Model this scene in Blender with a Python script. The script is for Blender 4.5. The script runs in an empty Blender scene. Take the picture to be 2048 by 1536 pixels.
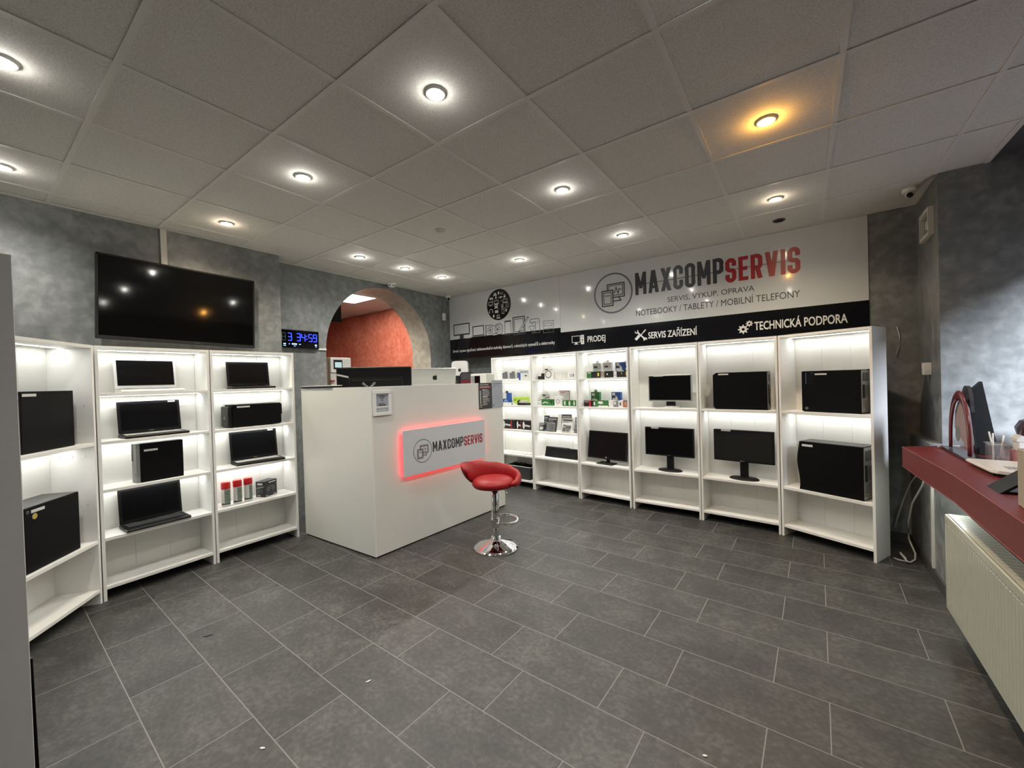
import bpy, bmesh, math, random
from mathutils import Vector, Matrix
random.seed(7)
PI = math.pi
scene = bpy.context.scene
COL = scene.collection

# ------------------------------------------------------------------ camera, sky, exposure
cam_d = bpy.data.cameras.new('camera')
cam_d.sensor_width = 36.0
cam_d.lens = 808.13 / 2048 * 36.0
cam_d.clip_start = 0.02
cam = bpy.data.objects.new('camera', cam_d)
COL.objects.link(cam)
yaw, pitch, roll = 2.1938, -0.0092, -0.0297
fw = Vector((math.cos(pitch) * math.cos(yaw), math.cos(pitch) * math.sin(yaw), math.sin(pitch)))
rt = Vector((math.sin(yaw), -math.cos(yaw), 0))
up = rt.cross(fw)
c_, s_ = math.cos(roll), math.sin(roll)
cr = rt * c_ + up * s_
cu = rt * -s_ + up * c_
m = Matrix((cr, cu, -fw)).transposed().to_4x4()
m.translation = Vector((1.63584, -0.42846, 1.45))
cam.matrix_world = m
scene.camera = cam

world = bpy.data.worlds.new('daylight')
scene.world = world
world.use_nodes = True
bg = world.node_tree.nodes['Background']
bg.inputs['Color'].default_value = (0.74, 0.84, 1.0, 1)
bg.inputs['Strength'].default_value = 0.6

# low daylight through the shop window on the right
sun_d = bpy.data.lights.new('daylight_sun', 'SUN')
sun_d.energy = 10.5; sun_d.angle = math.radians(22); sun_d.color = (0.80, 0.88, 1.0)
sun = bpy.data.objects.new('daylight_sun', sun_d); COL.objects.link(sun)
sun.rotation_euler = Vector((-1.0, 1.55, -1.0)).to_track_quat('-Z', 'Y').to_euler()

vs = scene.view_settings
vs.view_transform = 'Standard'
vs.look = 'None'
vs.exposure = 0.52
vs.gamma = 1.0
vs.use_curve_mapping = False

SPOT_W = 47.0
HALO_W = 0.7
LED_W = 0.70
ZC = 2.782        # ceiling height

# ------------------------------------------------------------------ materials
def srgb(r, g, b):
    f = lambda v: (v / 255 / 12.92) if v / 255 <= 0.04045 else ((v / 255 + 0.055) / 1.055) ** 2.4
    return (f(r), f(g), f(b), 1)

def new_mat(name):
    m = bpy.data.materials.new(name)
    m.use_nodes = True
    return m, m.node_tree.nodes, m.node_tree.links, m.node_tree.nodes['Principled BSDF']

def mat(name, col, rough=0.5, metal=0.0, var=0.06, scale=30.0, bump=0.0, coat=0.0, spec=None, alpha=None, trans=0.0):
    """plain surface with a faint procedural mottling"""
    m, N, L, P = new_mat(name)
    tc = N.new('ShaderNodeTexCoord')
    nz = N.new('ShaderNodeTexNoise'); nz.inputs['Scale'].default_value = scale; nz.inputs['Detail'].default_value = 4
    L.new(tc.outputs['Object'], nz.inputs['Vector'])
    rp = N.new('ShaderNodeMapRange')
    rp.inputs['To Min'].default_value = 1 - var; rp.inputs['To Max'].default_value = 1 + var
    L.new(nz.outputs['Fac'], rp.inputs['Value'])
    mx = N.new('ShaderNodeVectorMath'); mx.operation = 'SCALE'
    mx.inputs[0].default_value = col[:3]
    L.new(rp.outputs['Result'], mx.inputs['Scale'])
    L.new(mx.outputs[0], P.inputs['Base Color'])
    P.inputs['Roughness'].default_value = rough
    P.inputs['Metallic'].default_value = metal
    if coat:
        P.inputs['Coat Weight'].default_value = coat; P.inputs['Coat Roughness'].default_value = 0.04
    if spec is not None: P.inputs['Specular IOR Level'].default_value = spec
    if trans: P.inputs['Transmission Weight'].default_value = trans
    if alpha is not None: P.inputs['Alpha'].default_value = alpha
    if bump:
        b = N.new('ShaderNodeBump'); b.inputs['Strength'].default_value = bump; b.inputs['Distance'].default_value = 0.003
        L.new(nz.outputs['Fac'], b.inputs['Height']); L.new(b.outputs[0], P.inputs['Normal'])
    return m

def emit(name, col, strength):
    m, N, L, P = new_mat(name)
    P.inputs['Base Color'].default_value = col
    P.inputs['Emission Color'].default_value = col
    P.inputs['Emission Strength'].default_value = strength
    return m

def plaster(name, c1, c2, c3, rough=0.42):
    """trowelled decorative stucco: cloudy large patches, small flecks, slight sheen"""
    m, N, L, P = new_mat(name)
    tc = N.new('ShaderNodeTexCoord')
    n1 = N.new('ShaderNodeTexNoise'); n1.inputs['Scale'].default_value = 1.7; n1.inputs['Detail'].default_value = 8; n1.inputs['Roughness'].default_value = 0.65; n1.inputs['Distortion'].default_value = 0.3
    n2 = N.new('ShaderNodeTexNoise'); n2.inputs['Scale'].default_value = 14; n2.inputs['Detail'].default_value = 6; n2.inputs['Distortion'].default_value = 0.25
    L.new(tc.outputs['Object'], n1.inputs['Vector']); L.new(tc.outputs['Object'], n2.inputs['Vector'])
    ad = N.new('ShaderNodeMath'); ad.operation = 'MULTIPLY_ADD'; ad.inputs[1].default_value = 0.45
    L.new(n2.outputs['Fac'], ad.inputs[0])
    sc = N.new('ShaderNodeMath'); sc.operation = 'MULTIPLY'; sc.inputs[1].default_value = 0.55
    L.new(n1.outputs['Fac'], sc.inputs[0]); L.new(sc.outputs[0], ad.inputs[2])
    cr = N.new('ShaderNodeValToRGB')
    e = cr.color_ramp.elements
    e[0].position = 0.36; e[0].color = c1; e[1].position = 0.64; e[1].color = c3
    k = cr.color_ramp.elements.new(0.5); k.color = c2
    L.new(ad.outputs[0], cr.inputs['Fac']); L.new(cr.outputs['Color'], P.inputs['Base Color'])
    mr = N.new('ShaderNodeMapRange'); mr.inputs['To Min'].default_value = rough - 0.1; mr.inputs['To Max'].default_value = rough + 0.15
    L.new(n2.outputs['Fac'], mr.inputs['Value']); L.new(mr.outputs[0], P.inputs['Roughness'])
    b = N.new('ShaderNodeBump'); b.inputs['Strength'].default_value = 0.15; b.inputs['Distance'].default_value = 0.004
    L.new(n2.outputs['Fac'], b.inputs['Height']); L.new(b.outputs[0], P.inputs['Normal'])
    return m

def floor_mat():
    m, N, L, P = new_mat('dark_stone_tiles')
    tc = N.new('ShaderNodeTexCoord')
    mp = N.new('ShaderNodeMapping'); mp.vector_type = 'TEXTURE'
    # rotate onto the tile grid, then shift so the measured joints fall where they are
    mp.inputs['Rotation'].default_value = (0, 0, -0.0235)
    mp.inputs['Location'].default_value = (0.885, 1.498, 0)
    L.new(tc.outputs['Object'], mp.inputs['Vector'])
    br = N.new('ShaderNodeTexBrick')
    br.offset = 0.66; br.offset_frequency = 2; br.squash = 1.0
    br.inputs['Scale'].default_value = 1.0
    br.inputs['Brick Width'].default_value = 0.608; br.inputs['Row Height'].default_value = 0.302
    br.inputs['Mortar Size'].default_value = 0.0022; br.inputs['Mortar Smooth'].default_value = 0.1
    br.inputs['Color1'].default_value = (0.72, 0.72, 0.72, 1); br.inputs['Color2'].default_value = (1.15, 1.15, 1.15, 1)
    br.inputs['Mortar'].default_value = (1, 1, 1, 1)
    L.new(mp.outputs['Vector'], br.inputs['Vector'])
    n1 = N.new('ShaderNodeTexNoise'); n1.inputs['Scale'].default_value = 4.2; n1.inputs['Detail'].default_value = 10; n1.inputs['Roughness'].default_value = 0.74
    n2 = N.new('ShaderNodeTexNoise'); n2.inputs['Scale'].default_value = 42; n2.inputs['Detail'].default_value = 5
    m2 = N.new('ShaderNodeMapping'); m2.inputs['Scale'].default_value = (1.0, 1.15, 1)
    L.new(tc.outputs['Object'], m2.inputs['Vector'])
    # every tile shows its own piece of the stone pattern
    so = N.new('ShaderNodeVectorMath'); so.operation = 'MULTIPLY_ADD'; so.inputs[1].default_value = (37.0, 53.0, 11.0)
    L.new(br.outputs['Color'], so.inputs[0]); L.new(m2.outputs[0], so.inputs[2])
    L.new(so.outputs[0], n1.inputs['Vector']); L.new(so.outputs[0], n2.inputs['Vector'])
    ad = N.new('ShaderNodeMath'); ad.operation = 'MULTIPLY_ADD'; ad.inputs[1].default_value = 0.38
    s1 = N.new('ShaderNodeMath'); s1.operation = 'MULTIPLY'; s1.inputs[1].default_value = 0.62
    L.new(n1.outputs['Fac'], s1.inputs[0]); L.new(n2.outputs['Fac'], ad.inputs[0]); L.new(s1.outputs[0], ad.inputs[2])
    cr = N.new('ShaderNodeValToRGB'); e = cr.color_ramp.elements
    e[0].position = 0.32; e[0].color = (0.022, 0.022, 0.021, 1); e[1].position = 0.70; e[1].color = (0.118, 0.118, 0.110, 1)
    k = cr.color_ramp.elements.new(0.5); k.color = (0.050, 0.050, 0.0465, 1)
    L.new(ad.outputs[0], cr.inputs['Fac'])
    ml = N.new('ShaderNodeMix'); ml.data_type = 'RGBA'; ml.blend_type = 'MULTIPLY'; ml.inputs['Factor'].default_value = 0.6
    L.new(cr.outputs['Color'], ml.inputs['A']); L.new(br.outputs['Color'], ml.inputs['B'])
    mg = N.new('ShaderNodeMix'); mg.data_type = 'RGBA'
    mg.inputs['B'].default_value = (0.20, 0.198, 0.185, 1)
    L.new(br.outputs['Fac'], mg.inputs['Factor']); L.new(ml.outputs['Result'], mg.inputs['A'])
    L.new(mg.outputs['Result'], P.inputs['Base Color'])
    mr = N.new('ShaderNodeMapRange'); mr.inputs['To Min'].default_value = 0.36; mr.inputs['To Max'].default_value = 0.56
    L.new(n1.outputs['Fac'], mr.inputs['Value']); L.new(mr.outputs[0], P.inputs['Roughness'])
    iv = N.new('ShaderNodeMath'); iv.operation = 'SUBTRACT'; iv.inputs[0].default_value = 1.0
    L.new(br.outputs['Fac'], iv.inputs[1])
    b = N.new('ShaderNodeBump'); b.inputs['Strength'].default_value = 0.35; b.inputs['Distance'].default_value = 0.0015
    L.new(iv.outputs[0], b.inputs['Height'])
    b2 = N.new('ShaderNodeBump'); b2.inputs['Strength'].default_value = 0.08; b2.inputs['Distance'].default_value = 0.002
    L.new(n2.outputs['Fac'], b2.inputs['Height']); L.new(b.outputs[0], b2.inputs['Normal']); L.new(b2.outputs[0], P.inputs['Normal'])
    return m

def wood_white(name, col):
    m, N, L, P = new_mat(name)
    tc = N.new('ShaderNodeTexCoord'); mp = N.new('ShaderNodeMapping'); mp.inputs['Scale'].default_value = (3, 3, 40)
    mp.inputs['Rotation'].default_value = (0, 0, 0)
    L.new(tc.outputs['Object'], mp.inputs['Vector'])
    nz = N.new('ShaderNodeTexNoise'); nz.inputs['Scale'].default_value = 2; nz.inputs['Detail'].default_value = 5
    L.new(mp.outputs[0], nz.inputs['Vector'])
    mr = N.new('ShaderNodeMapRange'); mr.inputs['To Min'].default_value = 0.95; mr.inputs['To Max'].default_value = 1.04
    L.new(nz.outputs['Fac'], mr.inputs['Value'])
    sc = N.new('ShaderNodeVectorMath'); sc.operation = 'SCALE'; sc.inputs[0].default_value = col[:3]
    L.new(mr.outputs[0], sc.inputs['Scale']); L.new(sc.outputs[0], P.inputs['Base Color'])
    P.inputs['Roughness'].default_value = 0.42
    return m

def tile_ceiling():
    m, N, L, P = new_mat('mineral_fibre_tile')
    tc = N.new('ShaderNodeTexCoord')
    nz = N.new('ShaderNodeTexNoise'); nz.inputs['Scale'].default_value = 160; nz.inputs['Detail'].default_value = 3
    L.new(tc.outputs['Object'], nz.inputs['Vector'])
    mr = N.new('ShaderNodeMapRange'); mr.inputs['From Min'].default_value = 0.3; mr.inputs['From Max'].default_value = 0.7
    mr.inputs['To Min'].default_value = 0.80; mr.inputs['To Max'].default_value = 1.12
    L.new(nz.outputs['Fac'], mr.inputs['Value'])
    sc = N.new('ShaderNodeVectorMath'); sc.operation = 'SCALE'; sc.inputs[0].default_value = (0.66, 0.65, 0.61)
    L.new(mr.outputs[0], sc.inputs['Scale']); L.new(sc.outputs[0], P.inputs['Base Color'])
    P.inputs['Roughness'].default_value = 0.85
    b = N.new('ShaderNodeBump'); b.inputs['Strength'].default_value = 0.25; b.inputs['Distance'].default_value = 0.001
    L.new(nz.outputs['Fac'], b.inputs['Height']); L.new(b.outputs[0], P.inputs['Normal'])
    return m

M = dict(
    grey_plaster=plaster('grey_plaster', (0.115, 0.125, 0.125, 1), (0.175, 0.185, 0.183, 1), (0.27, 0.28, 0.275, 1)),
    red_plaster=plaster('terracotta_plaster', (0.36, 0.085, 0.055, 1), (0.50, 0.145, 0.095, 1), (0.62, 0.24, 0.17, 1)),
    arch_plaster=plaster('warm_plaster', (0.28, 0.26, 0.22, 1), (0.38, 0.35, 0.30, 1), (0.5, 0.47, 0.40, 1)),
    floor=floor_mat(), ceiling=tile_ceiling(),
    grid=mat('painted_steel_grid', (0.66, 0.65, 0.61, 1), 0.5, var=0.02),
    bookcase=wood_white('white_melamine', (0.80, 0.80, 0.77, 1)),
    backboard=wood_white('white_hardboard', (0.76, 0.76, 0.72, 1)),
    counter=mat('white_laminate', (0.66, 0.67, 0.63, 1), 0.38, var=0.015, scale=3),
    white=mat('white_plastic', (0.74, 0.74, 0.72, 1), 0.35, var=0.02),
    offwhite=mat('offwhite_plastic', (0.58, 0.57, 0.52, 1), 0.45, var=0.03),
    silver=mat('brushed_aluminium', (0.55, 0.55, 0.53, 1), 0.32, 0.75, var=0.02),
    grey=mat('grey_plastic', (0.20, 0.20, 0.20, 1), 0.5),
    dgrey=mat('dark_grey_plastic', (0.045, 0.046, 0.047, 1), 0.45),
    steel=mat('zinc_plated_steel', (0.32, 0.32, 0.31, 1), 0.4, 0.7, scale=60, var=0.1),
    black=mat('black_plastic', (0.006, 0.006, 0.0065, 1), 0.42, spec=.25),
    blackmatt=mat('black_textured_plastic', (0.010, 0.010, 0.0105, 1), 0.6, bump=0.1, scale=300, spec=.25),
    screen=mat('black_display_glass', (0.004, 0.004, 0.0045, 1), 0.25, var=0.0, spec=.12),
    gloss=mat('glossy_black_display', (0.002, 0.002, 0.0022, 1), 0.07, var=0.0, spec=.4),
    pcblack=mat('black_painted_steel', (0.0035, 0.0035, 0.0038, 1), 0.5, bump=0.03, scale=200, spec=.12),
    label=mat('white_paper_label', (0.62, 0.62, 0.60, 1), 0.6),
    chrome=mat('polished_chrome', (0.78, 0.78, 0.78, 1), 0.05, 1.0, var=0.0),
    redleather=mat('red_leatherette', (0.26, 0.006, 0.008, 1), 0.42, var=0.08, scale=60, bump=0.12, spec=.3),
    redsill=mat('dark_red_sill_board', (0.15, 0.020, 0.021, 1), 0.45, var=0.08, scale=14),
    banner=mat('glossy_white_board', (0.60, 0.62, 0.62, 1), 0.12, var=0.005, scale=2, coat=0.3),
    bannerblack=mat('glossy_black_print', (0.006, 0.006, 0.008, 1), 0.14, var=0.0, coat=0.3),
    ink=mat('charcoal_print', (0.035, 0.037, 0.045, 1), 0.35, var=0.0),
    inkgrey=mat('slate_grey_print', (0.14, 0.155, 0.18, 1), 0.35, var=0.0),
    inkred=mat('red_print', (0.36, 0.014, 0.022, 1), 0.3, var=0.0),
    inkwhite=mat('white_print', (0.72, 0.72, 0.70, 1), 0.4, var=0.0),
    signwhite=mat('satin_white_sign', (0.55, 0.57, 0.60, 1), 0.4, var=0.01),
    radiator=mat('cream_radiator_enamel', (0.41, 0.42, 0.345, 1), 0.3, var=0.02, scale=6),
    cable=mat('white_cable', (0.6, 0.6, 0.56, 1), 0.45),
    redcap=mat('red_cap_plastic', (0.55, 0.012, 0.018, 1), 0.35),
    canwhite=mat('white_can_paint', (0.62, 0.62, 0.60, 1), 0.3),
    cangreen=mat('can_label_print', (0.16, 0.21, 0.17, 1), 0.4, var=0.7, scale=90),
    green=mat('green_card', (0.035, 0.16, 0.035, 1), 0.5, var=0.3, scale=60),
    blue=mat('blue_card', (0.015, 0.075, 0.30, 1), 0.45, var=0.2, scale=40),
    lime=mat('lime_card', (0.42, 0.62, 0.06, 1), 0.45, var=0.2, scale=50),
    orange=mat('orange_card', (0.42, 0.10, 0.03, 1), 0.5, var=0.2, scale=50),
    redcard=mat('red_card', (0.32, 0.02, 0.025, 1), 0.45, var=0.2, scale=50),
    yellow=mat('yellow_sticker', (0.62, 0.52, 0.10, 1), 0.5),
    teal=mat('teal_card', (0.01, 0.07, 0.09, 1), 0.5),
    whitecard=mat('white_card', (0.68, 0.68, 0.65, 1), 0.5, var=0.04),
    blackcard=mat('black_card', (0.012, 0.012, 0.013, 1), 0.4),
    pink=mat('pink_paper', (0.56, 0.28, 0.30, 1), 0.6, var=0.1, scale=20),
    brown=mat('brown_board', (0.16, 0.10, 0.05, 1), 0.6, var=0.2, scale=15),
    beige=mat('beige_card', (0.36, 0.31, 0.24, 1), 0.6, var=0.1, scale=12),
    darkred=mat('dark_red_plastic', (0.10, 0.012, 0.016, 1), 0.3),
    glasspl=mat('clear_plastic', (0.85, 0.88, 0.9, 1), 0.12, var=0.0, alpha=0.16),
    glass_thin=mat('clear_window_pane', (0.9, 0.95, 0.96, 1), 0.02, var=0.0, alpha=0.08),
    glass=mat('window_glass', (0.9, 0.95, 0.96, 1), 0.0, var=0.0, trans=1.0),
    paperblue=mat('printed_bluish_paper', (0.34, 0.37, 0.42, 1), 0.5, var=0.15, scale=60),
    smoke=mat('smoked_plastic', (0.05, 0.045, 0.05, 1), 0.2, var=0.1, alpha=0.85),
    hole=mat('recess_shade_paint', (0.004, 0.004, 0.004, 1), 0.9),  # near-black painted for the shade in gaps and holes
    plinth=mat('dark_tile_plinth', (0.05, 0.05, 0.048, 1), 0.5, var=0.3, scale=20),
    gold=mat('gold_sticker', (0.45, 0.33, 0.08, 1), 0.4),
    led=emit('white_led', (1, 0.98, 0.92, 1), 6.0),
    redled=emit('red_led', (1.0, 0.012, 0.03, 1), 11.0),
    clockblue=emit('blue_led_digit', (0.015, 0.03, 1.0, 1), 3.2),
    clockpale=emit('pale_blue_led_icon', (0.25, 0.45, 1.0, 1), 1.3),
    digitoff=mat('unlit_digit', (0.035, 0.045, 0.06, 1), 0.4, var=0.0),
    bulb=emit('cool_white_bulb', (1.0, 0.98, 0.90, 1), 22.0),
    bulbwarm=emit('warm_white_bulb', (1.0, 0.82, 0.55, 1), 20.0),
    bulborange=emit('orange_bulb', (1.0, 0.55, 0.14, 1), 16.0),
    panel=emit('light_panel_diffuser', (1.0, 0.95, 0.80, 1), 6.0),
    lcd=emit('small_lit_display', (0.35, 0.5, 0.52, 1), 0.5),
)

# ------------------------------------------------------------------ mesh helpers
class MB:
    """collects shapes into one bmesh"""
    def __init__(self):
        self.bm = bmesh.new()
    def _xf(self, verts, mtx):
        if mtx is not None:
            for v in verts: v.co = mtx @ v.co
    def box(self, x0, x1, y0, y1, z0, z1, bevel=0.0, mtx=None, seg=1):
        bm2 = bmesh.new()
        c = [bm2.verts.new((x, y, z)) for x in (x0, x1) for y in (y0, y1) for z in (z0, z1)]
        for f in ((0, 1, 3, 2), (4, 6, 7, 5), (0, 4, 5, 1), (2, 3, 7, 6), (0, 2, 6, 4), (1, 5, 7, 3)):
            bm2.faces.new([c[i] for i in f])
        bmesh.ops.recalc_face_normals(bm2, faces=bm2.faces)
        if bevel > 0:
            bmesh.ops.bevel(bm2, geom=list(bm2.edges), offset=bevel, segments=seg, affect='EDGES', profile=0.5)
        self._merge(bm2, mtx)
        return self
    def _merge(self, bm2, mtx=None, smooth=False):
        if mtx is not None: bm2.transform(mtx)
        vm = {}
        for v in bm2.verts: vm[v] = self.bm.verts.new(v.co)
        for f in bm2.faces:
            try:
                g = self.bm.faces.new([vm[v] for v in f.verts]); g.smooth = smooth or f.smooth
            except ValueError: pass
        bm2.free()
    def prism(self, pts, a, b, axis='y', mtx=None, bevel=0.0, smooth=False):
        """polygon pts (2-D) extruded along an axis from a to b"""
        bm2 = bmesh.new()
        def P(p, t):
            return {'y': (p[0], t, p[1]), 'x': (t, p[0], p[1]), 'z': (p[0], p[1], t)}[axis]
        A = [bm2.verts.new(P(p, a)) for p in pts]; B = [bm2.verts.new(P(p, b)) for p in pts]
        n = len(pts)
        bm2.faces.new(A); bm2.faces.new(B[::-1])
        for i in range(n):
            f = bm2.faces.new([A[i], B[i], B[(i + 1) % n], A[(i + 1) % n]]); f.smooth = smooth
        bmesh.ops.recalc_face_normals(bm2, faces=bm2.faces)
        if bevel > 0:
            es = [e for e in bm2.edges if len(e.link_faces) == 2 and max(len(f.verts) for f in e.link_faces) == n and n > 4 or len(e.link_faces) == 2 and n <= 4]
            bmesh.ops.bevel(bm2, geom=es, offset=bevel, segments=1, affect='EDGES')
        self._merge(bm2, mtx)
        return self
    def lathe(self, prof, seg=32, mtx=None, smooth=True, c=(0, 0)):
        bm2 = bmesh.new(); rings = []
        for r, z in prof:
            if r < 1e-6: rings.append([bm2.verts.new((c[0], c[1], z))])
            else: rings.append([bm2.verts.new((c[0] + r * math.cos(2 * PI * i / seg), c[1] + r * math.sin(2 * PI * i / seg), z)) for i in range(seg)])
        for a, b in zip(rings[:-1], rings[1:]):
            for i in range(seg):
                j = (i + 1) % seg
                vs_ = [a[i % len(a)], a[j % len(a)], b[j % len(b)], b[i % len(b)]]
                u = []
                for v in vs_:
                    if v not in u: u.append(v)
                if len(u) > 2:
                    f = bm2.faces.new(u); f.smooth = smooth
        bmesh.ops.recalc_face_normals(bm2, faces=bm2.faces)
        self._merge(bm2, mtx)
        return self
    def cyl(self, p0, p1, r, seg=16, r1=None):
        p0, p1 = Vector(p0), Vector(p1); d = p1 - p0
        q = d.to_track_quat('Z', 'Y').to_matrix().to_4x4(); q.translation = p0
        r1 = r if r1 is None else r1
        return self.lathe([(0, 0), (r, 0), (r1, d.length), (0, d.length)], seg, q, smooth=False if seg < 8 else True)
    def tube(self, pts, r, seg=8, closed=False):
        bm2 = bmesh.new(); pts = [Vector(p) for p in pts]; n = len(pts); rings = []
        ref = Vector((0, 0, 1))
        for i, p in enumerate(pts):
            a = pts[(i - 1) % n] if (closed or i > 0) else p; b = pts[(i + 1) % n] if (closed or i < n - 1) else p
            t = (b - a).normalized()
            s = t.cross(ref)
            if s.length < 1e-3: s = t.cross(Vector((1, 0, 0)))
            s.normalize(); w = s.cross(t)
            rings.append([bm2.verts.new(p + r * (math.cos(2 * PI * k / seg) * s + math.sin(2 * PI * k / seg) * w)) for k in range(seg)])
        for i in range(n if closed else n - 1):
            a, b = rings[i], rings[(i + 1) % n]
            for k in range(seg):
                f = bm2.faces.new([a[k], a[(k + 1) % seg], b[(k + 1) % seg], b[k]]); f.smooth = True
        if not closed:
            bm2.faces.new(rings[0]); bm2.faces.new(rings[-1][::-1])
        bmesh.ops.recalc_face_normals(bm2, faces=bm2.faces)
        self._merge(bm2)
        return self
    def grid(self, rows, closed_u=False, smooth=True):
        """surface through rows of points"""
        bm2 = bmesh.new(); V = [[bm2.verts.new(p) for p in r] for r in rows]
        for i in range(len(V) - 1):
            n = len(V[i])
            for j in range(n if closed_u else n - 1):
                f = bm2.faces.new([V[i][j], V[i][(j + 1) % n], V[i + 1][(j + 1) % n], V[i + 1][j]]); f.smooth = smooth
        if closed_u:
            bm2.faces.new(V[0]); bm2.faces.new(V[-1][::-1])
        bmesh.ops.recalc_face_normals(bm2, faces=bm2.faces)
        self._merge(bm2)
        return self
    # ---- flat print on a board: x right, z up, at depth y
    def poly(self, pts, y):
        # overlapping bars of one print sit hair-thin layers apart, never exactly coplanar
        self.layer = (getattr(self, 'layer', 0) + 1) % 24
        y -= self.layer * 1.5e-5
        try: self.bm.faces.new([self.bm.verts.new((p[0], y, p[1])) for p in pts])
        except ValueError: pass
        return self
    def rect(self, x0, z0, x1, z1, y): return self.poly([(x0, z0), (x1, z0), (x1, z1), (x0, z1)], y)
    def frame(self, x0, z0, x1, z1, w, y):
        self.rect(x0, z0, x1, z0 + w, y); self.rect(x0, z1 - w, x1, z1, y)
        self.rect(x0, z0 + w, x0 + w, z1 - w, y); return self.rect(x1 - w, z0 + w, x1, z1 - w, y)
    def disc(self, cx, cz, r, y, n=28, rz=None):
        rz = r if rz is None else rz
        return self.poly([(cx + r * math.cos(2 * PI * i / n), cz + rz * math.sin(2 * PI * i / n)) for i in range(n)], y)
    def ring(self, cx, cz, r, w, y, n=32, a0=0.0, a1=2 * PI):
        for i in range(n):
            t0 = a0 + (a1 - a0) * i / n; t1 = a0 + (a1 - a0) * (i + 1) / n
            P = lambda q, t: (cx + q * math.cos(t), cz + q * math.sin(t))
            self.poly([P(r, t0), P(r, t1), P(r - w, t1), P(r - w, t0)], y)
        return self
    def line(self, pts, w, y, closed=False):
        n = len(pts)
        for i in range(n if closed else n - 1):
            a, b = Vector(pts[i]), Vector(pts[(i + 1) % n]); d = (b - a)
            if d.length < 1e-6: continue
            d.normalize(); p = Vector((-d.y, d.x)) * w / 2; e = d * w / 2
            self.poly([a - e + p, a - e - p, b + e - p, b + e + p], y)
        return self
    def text(self, body, x0, z0, x1, z1, y, bold=0.0):
        cu_ = bpy.data.curves.new('lettering', 'FONT'); cu_.body = body; cu_.offset = bold; cu_.resolution_u = 3
        o = bpy.data.objects.new('lettering', cu_); COL.objects.link(o)
        dg = bpy.context.evaluated_depsgraph_get()
        me = bpy.data.meshes.new_from_object(o.evaluated_get(dg))
        bpy.data.objects.remove(o); bpy.data.curves.remove(cu_)
        xs = [v.co.x for v in me.vertices]; ys = [v.co.y for v in me.vertices]
        if xs:
            ax, bx, ay, by = min(xs), max(xs), min(ys), max(ys)
            vm = [self.bm.verts.new((x0 + (v.co.x - ax) / (bx - ax) * (x1 - x0), y, z0 + (v.co.y - ay) / (by - ay) * (z1 - z0))) for v in me.vertices]
            for p in me.polygons:
                try: self.bm.faces.new([vm[i] for i in p.vertices])
                except ValueError: pass
        bpy.data.meshes.remove(me)
        return self
    def strokes(self, word, x0, z0, x1, z1, y, lw, gap=.20):
        """heavy condensed capitals drawn from bars"""
        W_ = {'M': 1.18, 'A': 1.08, 'X': 1.05, 'C': .92, 'O': .94, 'P': .92, 'S': .92, 'E': .82, 'R': .95, 'V': 1.05, 'I': .30}
        tot = sum(W_[c] for c in word) + gap * (len(word) - 1)
        k = (x1 - x0) / tot; h = z1 - z0; e = lw / 2; x = x0
        def arc(cx, cz, rx, rz, a0, a1, n=6):
            return [(cx + rx * math.cos(math.radians(a0 + (a1 - a0) * i / n)), cz + rz * math.sin(math.radians(a0 + (a1 - a0) * i / n))) for i in range(n + 1)]
        for c in word:
            w = W_[c] * k; L, R, B, T = x + e, x + w - e, z0 + e, z0 + h - e; m = z0 + h * .5; r = min(.33 * w, .2 * h); mid = (L + R) / 2
            Y = y
            if c == 'I': self.rect(mid - e, z0, mid + e, z1, Y)
            elif c == 'M':
                self.rect(x, z0, x + lw, z1, Y); self.rect(x + w - lw, z0, x + w, z1, Y)
                self.poly([(x, z1), (x + lw * 1.05, z1), (mid + lw * .45, z0 + h * .28), (mid - lw * .45, z0 + h * .28)], Y); self.poly([(x + w - lw * 1.05, z1), (x + w, z1), (mid + lw * .45, z0 + h * .28), (mid - lw * .45, z0 + h * .28)], Y)
            elif c == 'A':
                self.poly([(x, z0), (x + lw * 1.08, z0), (mid + lw * .5, z1), (mid - lw * .6, z1)], Y); self.poly([(x + w - lw * 1.08, z0), (x + w, z0), (mid + lw * .6, z1), (mid - lw * .5, z1)], Y)
                self.rect(x + w * .25, z0 + h * .2, x + w * .75, z0 + h * .2 + lw * .85, Y)
            elif c == 'V':
                self.poly([(x, z1), (x + lw * 1.08, z1), (mid + lw * .5, z0), (mid - lw * .6, z0)], Y); self.poly([(x + w - lw * 1.08, z1), (x + w, z1), (mid + lw * .6, z0), (mid - lw * .5, z0)], Y)
            elif c == 'X':
                self.poly([(x, z0), (x + lw * 1.15, z0), (x + w, z1), (x + w - lw * 1.15, z1)], Y); self.poly([(x, z1), (x + lw * 1.15, z1), (x + w, z0), (x + w - lw * 1.15, z0)], Y)
            elif c == 'E':
                self.rect(x, z0, x + lw, z1, Y)
                for zz in (z0, m - e, z1 - lw): self.rect(x + lw, zz, x + w - (lw * .2 if zz == m - e else 0), zz + lw, Y)
            elif c in 'PR':
                self.rect(x, z0, x + lw, z1, Y)
                q = z0 + h * .44
                self.line([(x + lw * .8, T)] + arc(R - r, T - r, r, r, 90, 0) + arc(R - r, q + r, r, r, 0, -90) + [(x + lw * .8, q)], lw, Y)
                if c == 'R': self.poly([(mid - lw * .35, q), (mid + lw * .75, q), (x + w, z0), (x + w - lw * 1.1, z0)], Y)
            elif c == 'O':
                self.line(arc(R - r, T - r, r, r, 0, 90) + arc(L + r, T - r, r, r, 90, 180) + arc(L + r, B + r, r, r, 180, 270) + arc(R - r, B + r, r, r, 270, 360), lw, Y, True)
            elif c == 'C':
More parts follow.
